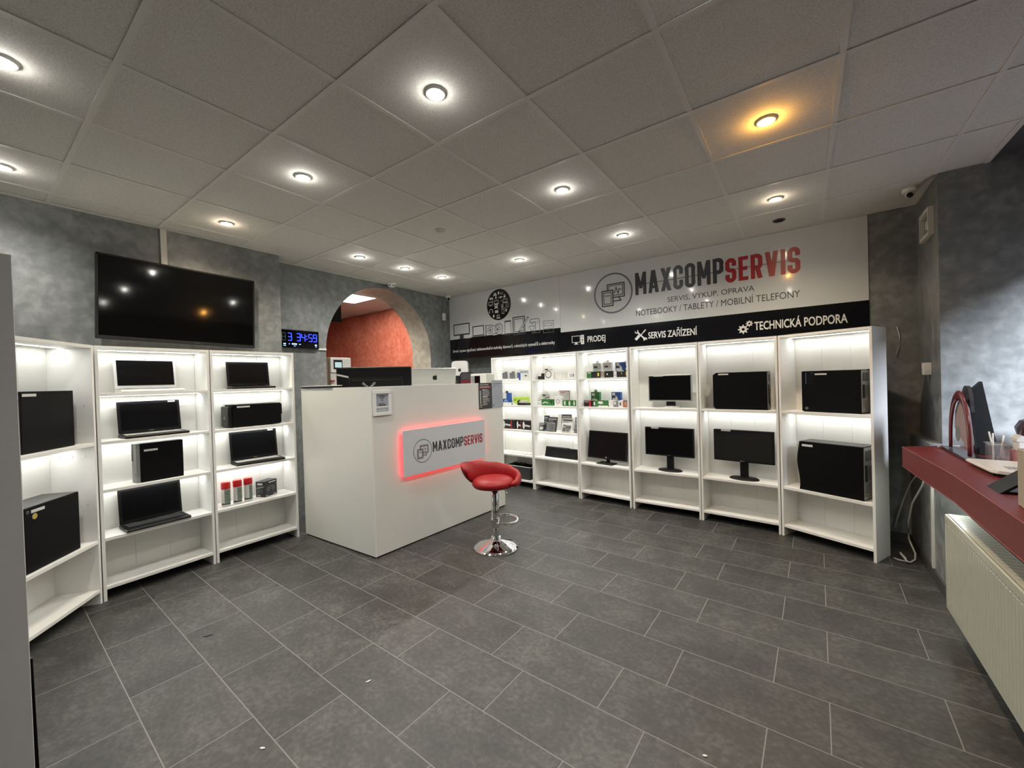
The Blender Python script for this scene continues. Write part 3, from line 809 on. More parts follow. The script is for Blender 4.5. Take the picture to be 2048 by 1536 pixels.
def monitor(key, uc, d, z, w, h, bot, label, bez=.014, bezm='black', base='oval', neck=.035, tilt=0.0, basew=.13, stick=None, mark=None, basem='black', neckm='black', rollz=0.0, neckh=None, scr='screen'):
    t = shelf_item('monitor', label, 'monitor', key, uc, d, z + .0005, 'display monitors on the right shelves', rollz)
    T = Matrix.Translation((0, 0, bot)) @ Matrix.Rotation(-math.radians(tilt), 4, 'X')
    pn = MB().box(-w / 2, w / 2, 0, .035, 0, h, .004, T).box(-w * .3, w * .3, .03, .055, h * .15, h * .8, .01, T).build('housing', M[bezm], t)
    MB().box(-w / 2 + bez, w / 2 - bez, -.0012, .0002, bez * 1.3, h - bez, 0, T).build('screen', M[scr], pn)
    MB().box(-neck, neck, .028, .06, .012, bot + h * .35, .006).build('neck', M[neckm], t)
    if base == 'oval':
        sc = Matrix.Diagonal((1, .62, 1, 1))
        MB().lathe([(0, 0), (basew, 0), (basew, .006), (basew * .93, .014), (basew * .3, .022), (0, .022)], 40, Matrix.Translation((0, .03, 0)) @ sc).build('base', M[basem], t)
    else:
        MB().box(-basew, basew, -.055, .075, 0, .012, .005).build('base', M[basem], t)
    if stick: MB().box(-w / 2 + stick[0], -w / 2 + stick[1], -.0022, -.0002, h - .016, h + .0045, 0, T).build('price_label', M['whitecard'], t)
    if mark == 'circle':
        MB().disc(0, .022, .0095, -.0025).build('logo', M['silver'], t, (0, 0, bot))
        MB().text('hp', -.005, .0175, .005, .0265, -.0029).build('logo_lettering', M['ink'], t, (0, 0, bot))
    elif mark == 'twin':
        MB().disc(-.017, .010, .006, -.0025).text('LG', -.008, .006, .012, .014, -.0025, .01).build('logo', M['silver'], t, (0, 0, bot))
    elif mark:
        MB().rect(-.012, .006, .012, .010, -.0025).build('logo', M['grey'], t, (0, 0, bot))
    return t
monitor('R3', .389, .10, 1.108, .445, .282, .068, 'monitor with silver frame on upper shelf below the banner', bez=.012, bezm='silver', base='oval', basew=.10, neck=.045, basem='silver', stick=(.06, .16))
monitor('R3', .370, .085, .436, .507, .302, .158, 'black monitor on oval foot, right below the silver framed monitor', basew=.125, stick=(.07, .15), mark='dash', rollz=math.radians(-3))
monitor('R2', .360, .08, .436, .515, .305, .165, 'wide black monitor on oval foot, below the black tower', basew=.128, stick=(.07, .155), mark='twin', rollz=math.radians(-3), scr='blackmatt')
monitor('R4', .310, .085, .436, .515, .325, .055, 'black monitor leaning back on a square foot, below the small boxes', base='square', basew=.105, neck=.02, tilt=9, mark='circle', rollz=math.radians(-4))

# keyboard standing on edge
t = shelf_item('keyboard', 'black full size keyboard standing upright on the shelf', 'keyboard', 'R5', .120, .085, .4432)
T = Matrix.Rotation(-math.radians(18), 4, 'X')
MB().box(0, .495, 0, .018, 0, .128, .004, T).box(0, .36, .004, .016, .126, .134, .002, T).build('case', M['black'], t)
for i0, i1 in ((0, 15), (16, 19), (20, 22)):
    kk = MB()
    for i in range(i0, i1):
        for j in range(6):
            if i0 == 16 and j in (2, 5): continue
            kk.box(.010 + i * .0217, .010 + i * .0217 + .019, -.004, 0, .012 + j * .0185, .012 + j * .0185 + .0155, .001, T)
    kk.build('key_block', M['blackmatt'], t)


# ------------------------------------------------------------------ spray cans, gamepad box
can = None
for i, (u, d, lab) in enumerate([(.112, .095, 'red capped spray can, leftmost of three beside the counter'),
                                 (.203, .10, 'red capped spray can, middle of three beside the counter'),
                                 (.289, .105, 'red capped spray can, rightmost of three, closest to the black box')]):
    p = at('L1', u, d, .4365)
    if can is None:
        can = thing('spray_can', lab, 'spray can', p, rz('L1') - .9, 'red capped spray cans')
        MB().lathe([(0, .0), (.030, .0), (.0325, .004), (.0325, .148), (.029, .156), (0, .157)], 28).build('can_body', M['canwhite'], can)
        q = MB()
        for k in range(14):
            a0, a1 = -1.3 + 2.2 * k / 14, -1.3 + 2.2 * (k + 1) / 14
            P = lambda a, z: (.0329 * math.cos(a), .0329 * math.sin(a), z)
            q.bm.faces.new([q.bm.verts.new(P(a0, .03)), q.bm.verts.new(P(a1, .03)), q.bm.verts.new(P(a1, .142)), q.bm.verts.new(P(a0, .142))])
        q.build('can_label', M['cangreen'], can)
        MB().lathe([(.0327, .016), (.033, .017), (.033, .027), (.0327, .028)], 28).build('can_band', M['ink'], can)
        MB().lathe([(.034, .148), (.0345, .150), (.0345, .200), (.031, .206), (0, .207)], 28).build('cap', M['redcap'], can)
    else:
        copy_thing(can, p, rz('L1') - .9 + .25 * i, lab)
t = shelf_item('gamepad_box', 'black retail box printed with game controllers beside the spray cans', 'box', 'L1', .412, .075, .4365, rot=math.radians(24))
MB().box(0, .145, 0, .095, 0, .142).build('carton', M['blackcard'], t)
def pad(q, cx, cz, s, y):
    q.disc(cx - .5 * s, cz, .38 * s, y, 18, .5 * s); q.disc(cx + .5 * s, cz, .38 * s, y, 18, .5 * s)
    q.rect(cx - .5 * s, cz - .05 * s, cx + .5 * s, cz + .42 * s, y)
q = MB(); pad(q, .074, .066, .062, -.0008); q.build('printed_gamepad', M['dgrey'], t)
MB().ring(.045, .07, .013, .003, -.0014).ring(.102, .07, .013, .003, -.0014).rect(.06, .088, .09, .091, -.0014).build('printed_details', M['grey'], t)
MB().rect(.05, .122, .13, .130, -.0008).rect(.012, .008, .04, .013, -.0008).rect(.10, .008, .132, .013, -.0008).build('printed_text', M['inkwhite'], t)
q = MB(); pad(q, .048, .055, .036, -.0008); q.build('printed_gamepad', M['dgrey'], t, (0, .095, 0), -PI / 2)
MB().rect(.02, .112, .075, .128, -.0008).rect(.02, .01, .05, .016, -.0008).build('printed_text', M['label'], t, (0, .095, 0), -PI / 2)
MB().poly([(.004, .075), (.091, .09), (.091, .1), (.05, .098), (.004, .082)], -.0006).build('printed_arc', M['grey'], t, (0, .095, 0), -PI / 2)

# ------------------------------------------------------------------ small goods on the far shelves
def box_item(name, label, key, u, d, z, w, dep, h, m, group=None, rot=0.0, prints=(), cat='box', part='carton', hook=False):
    """retail carton with printed patches: (x0,z0,x1,z1,material) on the front"""
    t = shelf_item(name, label, cat, key, u, d, z + .0005, group, rot)
    MB().box(0, w, 0, dep, 0, h, .0008).build(part, M[m], t)
    for k, pr in enumerate(prints):
        q = MB()
        if pr[0] == 'ring': q.ring(pr[1], pr[2], pr[3], pr[4], -.0007, 24)
        elif pr[0] == 'disc': q.disc(pr[1], pr[2], pr[3], -.0007 - .0003 * k, 20, pr[4])
        elif pr[0] == 'line': q.line(pr[1], pr[2], -.0007 - .0003 * k)
        else: q.rect(pr[0], pr[1], pr[2], pr[3], -.0007 - .0003 * k)
        q.build('printed_patch', M[pr[-1]], t)
    if hook:
        MB().prism([(w * .3, h - .001), (w * .7, h - .001), (w * .66, h + .02), (w * .58, h + .03), (w * .42, h + .03), (w * .34, h + .02)], dep * .4, dep * .4 + .002, 'y').build('hang_tab', M['whitecard' if hook == 1 else hook], t)
    return t
GB = 'small packaged goods on the far shelves'
Z1, Z2, Z3, Z4 = 1.448, 1.108, .772, .436
# R4 top shelf (front row of dark boxes, hanging cartons behind)
box_item('cable_box', 'green and black carton at left end of the top front row', 'R4', .098, .06, Z1, .115, .06, .075, 'green', GB, prints=[(.06, 0, .115, .075, 'blackcard'), (.012, .058, .058, .066, 'inkwhite')])
box_item('cable_box', 'black carton with yellow sticker near left end of the top front row', 'R4', .218, .06, Z1, .06, .06, .076, 'blackcard', GB, prints=[(.022, .02, .044, .06, 'yellow')])
box_item('cable_pack', 'small brown coiled cable pack between black cartons', 'R4', .282, .06, Z1, .045, .05, .07, 'beige', GB, prints=[('ring', .022, .04, .02, .006, 'brown')])
box_item('cable_box', 'long black carton with small white mark, middle of the top front row', 'R4', .33, .06, Z1, .105, .06, .075, 'blackcard', GB, prints=[(.03, .03, .042, .05, 'inkwhite')])
box_item('cable_box', 'small white carton with red line, right of long black carton', 'R4', .438, .07, Z1, .05, .05, .07, 'whitecard', GB, prints=[('line', [(.004, .02), (.046, .03)], .004, 'redcard')])
box_item('cable_box', 'long black carton with pale top band, right part of the top front row', 'R4', .482, .06, Z1, .09, .06, .078, 'blackcard', GB, prints=[(.012, .066, .09, .074, 'label'), (.055, .035, .066, .052, 'gold')])
box_item('cable_box', 'black carton with yellow sticker at right end of the top front row', 'R4', .575, .06, Z1, .050, .06, .08, 'blackcard', GB, prints=[(.018, .02, .040, .06, 'yellow')])
box_item('charger_box', 'white hanging carton behind green carton, left of its pair', 'R4', .135, .145, Z1, .105, .04, .175, 'whitecard', GB, hook=1, prints=[(.014, .12, .06, .14, 'ink'), ('line', [(.02, .085), (.085, .095)], .004, 'grey'), ('line', [(.03, .03), (.075, .065)], .018, 'blackcard')])
box_item('charger_box', 'white hanging carton behind long black carton, right of its pair', 'R4', .27, .145, Z1, .105, .04, .178, 'whitecard', GB, hook=1, prints=[(.02, .12, .066, .14, 'ink'), ('line', [(.035, .09), (.075, .095)], .004, 'grey'), ('line', [(.035, .03), (.08, .065)], .016, 'blackcard')])
bl = [('disc', .05, .04, .036, .05, 'whitecard'), (.012, .09, .06, .115, 'inkwhite'), (.006, .062, .04, .088, 'ink')]
box_item('adapter_box', 'blue and white carton above the black boxes, left of its pair', 'R4', .43, .145, Z1, .115, .05, .172, 'blue', GB, prints=[('disc', .045, .09, .038, .05, 'whitecard'), (.010, .135, .05, .165, 'inkwhite'), (.006, .105, .05, .13, 'ink')])
box_item('adapter_box', 'blue and white carton above the black boxes at shelf end', 'R4', .548, .145, Z1, .075, .05, .172, 'blue', GB, prints=[('disc', .04, .09, .034, .05, 'whitecard'), (.010, .135, .04, .165, 'inkwhite'), (.006, .105, .04, .13, 'ink')])
# R4 second shelf
box_item('cable_box', 'black and red carton at left end of second shelf row', 'R4', .048, .06, Z2, .095, .06, .07, 'blackcard', GB, prints=[(.07, 0, .095, .07, 'redcard'), (.01, .052, .065, .062, 'pink')])
box_item('cable_box', 'dark green carton with white label, second in its row', 'R4', .15, .06, Z2, .085, .06, .07, 'green', GB, prints=[(0, 0, .03, .07, 'blackcard'), (.03, .018, .048, .055, 'inkwhite')])
box_item('cable_box', 'green and white carton in the middle of the second shelf row', 'R4', .24, .06, Z2, .13, .06, .074, 'green', GB, prints=[(0, .0, .125, .014, 'whitecard'), ('disc', .03, .05, .035, .018, 'whitecard'), (.015, .066, .08, .074, 'blackcard')])
box_item('cable_box', 'white carton beside green and white carton, second shelf', 'R4', .374, .06, Z2, .058, .06, .074, 'whitecard', GB)
box_item('cable_pack', 'grey patterned pack, second shelf right half', 'R4', .436, .06, Z2, .053, .05, .068, 'grey', GB, prints=[(.004, .03, .03, .06, 'label')])
box_item('cable_box', 'white carton with dark mark, second shelf right half', 'R4', .492, .06, Z2, .057, .06, .075, 'whitecard', GB, prints=[(.018, .02, .034, .052, 'ink')])
box_item('cable_box', 'orange and brown carton near right end of second shelf', 'R4', .552, .06, Z2, .045, .06, .078, 'orange', GB, prints=[(.0, .066, .05, .078, 'brown'), (.018, .02, .038, .065, 'beige')])
box_item('cable_pack', 'red and white cable pack at right end of second shelf', 'R4', .597, .065, Z2, .020, .04, .125, 'whitecard', GB, prints=[('ring', .010, .035, .009, .004, 'redcard')])
box_item('adapter_box', 'green and white hanging carton on second shelf', 'R4', .10, .145, Z2, .11, .05, .17, 'green', GB, hook='grey', prints=[('disc', .045, .06, .04, .035, 'whitecard'), (.012, .125, .05, .155, 'inkwhite'), (.055, .085, .1, .12, 'green')])
box_item('adapter_box', 'blue and white carton on second shelf', 'R4', .37, .145, Z2, .11, .05, .168, 'blue', GB, prints=[('disc', .045, .07, .036, .06, 'whitecard'), (.010, .13, .045, .16, 'inkwhite'), (.006, .10, .05, .13, 'ink')])
# R5 top shelf
box_item('small_box', 'small half white half black carton under the banner', 'R5', .05, .08, Z1, .09, .06, .08, 'blackcard', GB, prints=[(0, .045, .055, .08, 'whitecard')])
box_item('cable_box', 'white hanging carton showing a coiled black cable', 'R5', .155, .085, Z1, .14, .04, .145, 'whitecard', GB, hook=1, prints=[('ring', .06, .065, .05, .009, 'blackcard'), (.01, .118, .06, .136, 'ink'), ('line', [(.08, .12), (.13, .124)], .006, 'grey')])
box_item('clear_box', 'pale translucent storage box next to coiled cable carton', 'R5', .32, .09, Z1, .15, .06, .085, 'offwhite', GB, prints=[(.01, .01, .03, .075, 'whitecard'), (.045, .01, .065, .075, 'whitecard'), (.08, .01, .1, .075, 'whitecard')], part='tray')
box_item('small_box', 'small white pack with grey earphone print under the banner', 'R5', .53, .09, Z1, .085, .05, .08, 'whitecard', GB, prints=[('ring', .028, .04, .018, .007, 'inkgrey'), ('disc', .062, .04, .009, .022, 'inkgrey')])
# R5 second shelf
box_item('cable_box', 'white arched carton at left end of second shelf', 'R5', .065, .14, Z2, .125, .04, .15, 'whitecard', GB, prints=[(.01, .12, .06, .138, 'ink'), ('line', [(.02, .05), (.06, .095), (.12, .105)], .008, 'blackcard')], hook=1)
box_item('small_box', 'low white carton in front of the arched white carton', 'R5', .052, .06, Z2, .055, .05, .055, 'whitecard', GB, prints=[(.006, .02, .05, .026, 'grey')])
box_item('cable_box', 'long dark green carton on second shelf', 'R5', .112, .06, Z2, .185, .06, .082, 'green', GB, prints=[('line', [(.02, .03), (.06, .045), (.1, .035)], .01, 'inkwhite'), ('line', [(.14, .07), (.16, .03), (.17, .065)], .012, 'blackcard')])
box_item('cable_box', 'white hanging carton with ring print in front of red edged carton', 'R5', .31, .07, Z2, .115, .04, .115, 'whitecard', GB, hook=1, prints=[('ring', .055, .055, .028, .007, 'grey')])
box_item('tablet_case_box', 'large white carton with red edge, second shelf back', 'R5', .335, .15, Z2, .16, .03, .19, 'whitecard', GB, prints=[(0, .182, .16, .19, 'redcard'), (.15, 0, .16, .182, 'pink'), (.015, .155, .08, .17, 'pink')])
for k, lab in enumerate(['small green pack, first of three at shelf end', 'small green pack, middle of three at shelf end', 'small green pack, last of three at shelf end']):
    box_item('cable_pack', lab, 'R5', .445 + .068 * k, .06, Z2, .06, .05, .072, 'green', GB, prints=[('disc', .03, .036, .010, .028, 'whitecard')])
box_item('stylus_pack', 'thin dark upright pack by the partition', 'R5', .632, .10, Z2, .012, .03, .13, 'dgrey', GB)
# R5 third shelf: blister packs leaning back
def blister(label, u, d, w, h, card, tool, accent, lean=14):
    t = shelf_item('blister_pack', label, 'blister pack', 'R5', u, d, Z3 + .0005, 'blister packs on the third shelf')
    T = Matrix.Rotation(-math.radians(lean), 4, 'X')
    MB().box(0, w, 0, .004, .004, h, 0, T).build('backing_card', M[card], t)
    MB().box(w * .12, w * .88, -.028, -.001, .008, h * .62, .008, T).build('clear_bubble', M['glasspl'], t)
    q = MB()
    for (x0, z0, x1, z1) in tool: q.box(w * x0, w * x1, -.02, -.002, h * z0, h * z1, .003, T)
    q.build('contents', M[accent], t)
    q = MB()
    q.box(w * .1, w * .9, -.0012, 0, h * .82, h * .90, 0, T).box(w * .1, w * .6, -.0012, 0, h * .72, h * .75, 0, T)
    q.build('printed_text', M['label' if card != 'whitecard' else 'ink'], t)
blister('small black blister pack with teal card, left end of the third shelf', .06, .05, .09, .11, 'blackcard', [(.3, .2, .75, .45)], 'inkwhite')
blister('tall teal and black pack behind small black blister pack', .095, .11, .085, .20, 'teal', [(.3, .2, .7, .5)], 'blackcard', 8)
blister('large dark blister pack with black tool in clear shell', .175, .06, .155, .19, 'dgrey', [(.2, .08, .55, .6), (.62, .1, .74, .55)], 'blackcard')
blister('patterned grey and white blister pack behind right front pack', .365, .115, .15, .225, 'grey', [(.2, .1, .8, .5)], 'label', 8)
blister('white blister pack with black parts, right half of the third shelf', .41, .05, .165, .185, 'whitecard', [(.15, .1, .4, .35), (.45, .3, .85, .5), (.5, .12, .75, .22), (.2, .45, .42, .55)], 'blackcard')
blister('narrow grey blister pack against the partition', .585, .07, .07, .2, 'grey', [(.2, .1, .8, .3), (.2, .38, .8, .55)], 'blackcard')
# R6 shelves
t = shelf_item('adapter_rack', 'white rack of three clear compartments with black adapters', 'adapter rack', 'R6', .10, .07, Z1 + .0)
MB().box(0, .40, .05, .055, .02, .15).box(0, .40, 0, .055, 0.0005, .02).build('rack_frame', M['white'], t)
for k in range(3):
    c = MB().box(.006 + .132 * k, .126 + .132 * k, .004, .048, .022, .145).build('compartment', M['glasspl'], t)
    MB().box(.03 + .132 * k, .062 + .132 * k, .015, .04, .03, .11, .004).box(.07 + .132 * k, .105 + .132 * k, .015, .04, .03, .125, .004).build('adapters', M['blackmatt'], c)
box_item('mask_pack', 'pale blue and white pack leaning at right of the adapter rack', 'R6', .47, .03, Z1, .165, .02, .135, 'whitecard', GB, prints=[(0, .0, .03, .1, 'blue'), (.02, .095, .16, .125, 'paperblue'), (.10, .05, .14, .065, 'ink')])
box_item('headphone_box', 'blue hanging carton with white label next to the counter', 'R6', .13, .08, Z2, .13, .05, .165, 'blue', GB, hook='dgrey', prints=[(0, .085, .07, .165, 'whitecard'), ('ring', .06, .045, .025, .007, 'inkwhite')])
box_item('mouse_box', 'lime green carton with dark mouse print', 'R6', .30, .11, Z2, .24, .06, .105, 'lime', GB, prints=[('disc', .12, .04, .05, .03, 'blackcard'), ('ring', .12, .038, .018, .007, 'inkwhite'), (.01, .06, .06, .07, 'green')])
box_item('charger_box', 'flat white device box on the shelf under lime green carton', 'R6', .13, .03, Z2, .24, .045, .032, 'white', GB, prints=[(.03, .006, .05, .024, 'dgrey'), (.2, .006, .22, .024, 'dgrey')])
box_item('adapter_pack', 'flat black adapter pack on the shelf under lime green carton', 'R6', .43, .03, Z2, .19, .05, .03, 'blackcard', GB, prints=[('ring', .165, .015, .011, .004, 'grey')])
box_item('pouch', 'small pale pouch on top of flat black adapter pack', 'R6', .47, .045, Z2 + .031, .12, .03, .035, 'offwhite', GB)
for u, w, lab in [(.14, .21, 'wide black and red webcam carton, left of three'), (.365, .105, 'narrow black webcam carton, middle of three'), (.48, .155, 'black webcam carton with white stand print, right of three')]:
    box_item('webcam_box', lab, 'R6', u, .07 if w != .105 else .09, Z3, w, .07, .125, 'blackcard', GB,
             prints=[('disc', .012, .06, .014, .05, 'inkwhite'), ('line', [(.02, .06), (w * .6, .05)], .022, 'label'), (w * .62, .0, w * .74, .125, 'redcard')] if w != .155 else [('disc', .02, .06, .018, .05, 'inkwhite'), ('line', [(.03, .06), (.115, .05)], .022, 'label')])
for k in range(6):
    t = shelf_item('memory_card', 'flat printed card pack lying in the row on the lowest lit shelf beside the counter', 'card pack', 'R6', .20 + .075 * k, .03, Z4 + .0005, 'card packs on the low shelf', .1 * (k % 3 - 1))
    MB().box(0, .064, 0, .10, 0, .004, .0008).build('pack', M['whitecard'], t)
    MB().box(.008, .05, .02, .045, .004, .0048).box(.012, .04, .06, .085, .004, .0048).build('printed_patch', M['grey'], t)
t = shelf_item('cable_crate', 'dark plastic crate full of black cables on the bottom shelf', 'crate', 'R6', .20, .03, .1005)
MB().prism([(.02, 0), (.40, 0), (.42, .17), (.0, .17)], .002, .008, 'y').prism([(.02, 0), (.40, 0), (.42, .17), (.0, .17)], .19, .196, 'y').box(.02, .40, .008, .19, 0, .006).prism([(.015, 0), (.022, 0), (.006, .17), (0, .17)], .008, .19, 'y').prism([(.395, 0), (.402, 0), (.42, .17), (.414, .17)], .008, .19, 'y').build('crate_body', M['dgrey'], t)
MB().tube([(0, 0, .17), (.42, 0, .17), (.42, .198, .17), (0, .198, .17)], .006, 6, True).build('crate_rim', M['offwhite'], t)
q = MB()
rnd = random.Random(3)
for k in range(14):
    x0 = rnd.uniform(.05, .32); y0 = rnd.uniform(.04, .15); pts = []
    for s in range(9): pts.append((x0 + .06 * math.cos(s * .9 + k), y0 + .03 * math.sin(s * 1.1 + k * 2), .10 + .011 * s + rnd.uniform(-.01, .01) + .02 * math.sin(s + k)))
    q.tube(pts, .0035, 6)
q.build('cable_tangle', M['black'], t)

# ------------------------------------------------------------------ banner boards over the shelves
BY = 4.196
t = thing('banner_board', 'large glossy white board with the MAXCOMPSERVIS lettering above the bookcases', 'sign board', (-.883, BY, 1.813), 0, 'banner boards')
BW, BH = 2.997, .975
MB().box(0, BW, -.006, .0025, .235, BH - .012).box(0, BW - .08, .0025, .147, .235, BH - .012).build('white_field', M['banner'], t)
MB().box(0, BW, -.006, .0025, 0, .235).box(0, BW - .08, .0025, .147, 0, .235).build('black_band', M['bannerblack'], t)
y = -.0068
def emblem(q, cx, cz, r, y, w):
    """two devices inside; drawn for a circle of radius r"""
    s = r
    q.line([(cx - .28 * s, cz + .18 * s), (cx - .28 * s, cz + .45 * s), (cx + .58 * s, cz + .45 * s), (cx + .58 * s, cz - .22 * s), (cx + .02 * s, cz - .22 * s)], w, y)
    q.line([(cx - .20 * s, cz + .18 * s), (cx - .20 * s, cz + .37 * s), (cx + .50 * s, cz + .37 * s), (cx + .50 * s, cz - .12 * s), (cx + .02 * s, cz - .12 * s)], w * .7, y)
    q.line([(cx + .02 * s, cz - .40 * s), (cx + .40 * s, cz - .40 * s), (cx + .30 * s, cz - .24 * s)], w, y)
    q.line([(cx - .56 * s, cz + .15 * s), (cx + .0 * s, cz + .15 * s), (cx + .0 * s, cz - .60 * s), (cx - .56 * s, cz - .60 * s)], w * 1.1, y, True)
    q.line([(cx - .47 * s, cz + .06 * s), (cx - .09 * s, cz + .06 * s), (cx - .09 * s, cz - .50 * s), (cx - .47 * s, cz - .50 * s)], w * .7, y, True)
    q.line([(cx - .40 * s, cz - .10 * s), (cx - .16 * s, cz - .10 * s)], w * .7, y)
def pulse(q, cx, cz, r, y, w):
    q.line([(cx - .02 * r, cz + .02 * r), (cx + .10 * r, cz + .02 * r), (cx + .17 * r, cz + .27 * r), (cx + .27 * r, cz - .05 * r), (cx + .32 * r, cz + .17 * r), (cx + .42 * r, cz + .13 * r)], w, y)
def B(x, z): return x + .883, z - 1.813
cx, cz = B(-.170, 2.448)
MB().ring(cx, cz, .240, .020, y, 64).build('emblem_ring', M['inkgrey'], t)
q = MB(); emblem(q, cx, cz, .24, y, .013); pulse(q, cx, cz, .24, y, .009); q.build('emblem_devices', M['ink'], t)
x0, z0 = B(.100, 2.382); x1, z1 = B(1.006, 2.635)
q = MB().strokes('MAXCOMP', x0, z0, x1, z1, y, .037)
q.line([(x0 + .13, z0 + .115), (x1, z0 + .115)], .007, y - .0006)
q.build('lettering_dark', M['ink'], t)
xr0, zr0 = B(1.024, 2.376); xr1, zr1 = B(1.640, 2.640)
q = MB().strokes('SERVIS', xr0, zr0 - .004, xr1, zr1 - .03, y, .037)
q.line([(xr0, z0 + .115), (xr1 - .05, z0 + .115)], .006, y - .0006)
q.build('lettering_red', M['inkred'], t)
a0 = B(.452, 2.245); a1 = B(1.272, 2.325)
b0 = B(.100, 2.142); b1 = B(1.635, 2.225)
MB().text('SERVIS, VÝKUP, OPRAVA', a0[0], a0[1] + .002, a1[0], a1[1], y, .0).build('lettering_line', M['ink'], t)
MB().text('NOTEBOOKY / TABLETY / MOBILNÍ TELEFONY', b0[0], b0[1], b1[0], b1[1], y, .0).build('lettering_line', M['ink'], t)
for body, bx in (('PRODEJ', (-.512, 1.870, -.278, 1.966)), ('SERVIS ZAŘÍZENÍ', (.232, 1.872, .744, 1.972)), ('TECHNICKÁ PODPORA', (1.265, 1.868, 1.970, 1.972))):
    p, r_ = B(bx[0], bx[1]), B(bx[2], bx[3]); MB().text(body, p[0], p[1], r_[0], r_[1], y, .018).build('lettering_line', M['inkwhite'], t)
# icons on the band: computer, crossed tools, gears
q = MB(); p = B(-.727, 1.90)
q.frame(p[0], p[1], p[0] + .118, p[1] + .085, .006, y).rect(p[0] + .045, p[1] - .018, p[0] + .073, p[1], y).rect(p[0] + .03, p[1] - .024, p[0] + .088, p[1] - .016, y)
q.rect(p[0] + .124, p[1] - .026, p[0] + .168, p[1] + .09, y).build('icon_computer', M['inkwhite'], t)
MB().rect(p[0] + .132, p[1] + .07, p[0] + .160, p[1] + .075, y - .0006).rect(p[0] + .132, p[1] + .055, p[0] + .160, p[1] + .059, y - .0006).disc(p[0] + .146, p[1] + .028, .009, y - .0006).disc(p[0] + .146, p[1] + .002, .006, y - .0006).build('icon_computer_details', M['bannerblack'], t)
q = MB(); p = B(.148, 1.918)
def tl(x, z): return p[0] + x, p[1] + z
q.line([tl(-.048, -.048), tl(.042, .046)], .010, y).line([tl(.048, -.046), tl(-.034, .036)], .016, y)
q.line([tl(-.054, -.034), tl(-.026, -.006)], .026, y).ring(*tl(-.046, .046), .021, .009, y, 16, .9 * PI, 2.35 * PI).ring(*tl(.050, -.048), .021, .009, y, 16, 1.9 * PI, 3.3 * PI).line([tl(.034, .038), tl(.052, .056)], .014, y)
q.build('icon_tools', M['inkwhite'], t)
q = MB(); p = B(1.19, 1.91)
def gear(cx, cz, r):
    q.ring(cx, cz, r, r * .58, y, 24)
    for k in range(8):
        a = k * PI / 4; q.line([(cx + r * .9 * math.cos(a), cz + r * .9 * math.sin(a)), (cx + r * 1.22 * math.cos(a), cz + r * 1.22 * math.sin(a))], r * .34, y)
gear(p[0] - .022, p[1] - .022, .033); gear(p[0] + .032, p[1] + .03, .022)
q.build('icon_gears', M['inkwhite'], t)

t = thing('banner_board', 'smaller glossy white board with black circle and device outlines, left half of the banner', 'sign board', (-2.856, BY, 1.813), 0, 'banner boards')
def B2(x, z): return x + 2.856, z - 1.813
MB().box(0, 1.970, -.006, .147, .297, BH - .012).build('white_field', M['banner'], t)
MB().box(0, 1.970, -.006, .147, 0, .297).build('black_band', M['bannerblack'], t)
p, r_ = B2(-2.80, 1.895), B2(-.975, 1.958)
MB().text('Servis / oprava výpočetní, telekomunikační techniky, kávovarů, robotických vysavačů a elektroniky', p[0], p[1], r_[0], r_[1], y, .006).build('lettering_line', M['inkwhite'], t)
cx, cz = B2(-1.876, 2.540); R_ = .215
MB().disc(cx, cz, R_, y, 48, .222).build('gadget_circle', M['bannerblack'], t)
y2 = y - .0006
ics = [(-.06, .15, 'printer'), (.005, .165, 'mouse'), (.06, .155, 'loop'), (.11, .115, 'lock'), (-.13, .10, 'pad'), (-.045, .105, 'mp3'), (.04, .10, 'watch'), (-.145, .03, 'tv'), (-.04, .04, 'laptop'), (.115, .04, 'laptop'), (.05, .045, 'dot'),
       (-.045, -.03, 'phone'), (.065, -.025, 'webcam'), (.15, -.02, 'tablet'), (-.14, -.08, 'head'), (-.04, -.095, 'camera'), (.075, -.105, 'tablet'), (.13, -.095, 'mp3'), (-.095, -.155, 'mouse'), (-.01, -.175, 'pc'), (-.105, .06, 'dot'), (.0, -.06, 'dot'), (.11, -.06, 'dot'), (-.075, -.05, 'dot')]
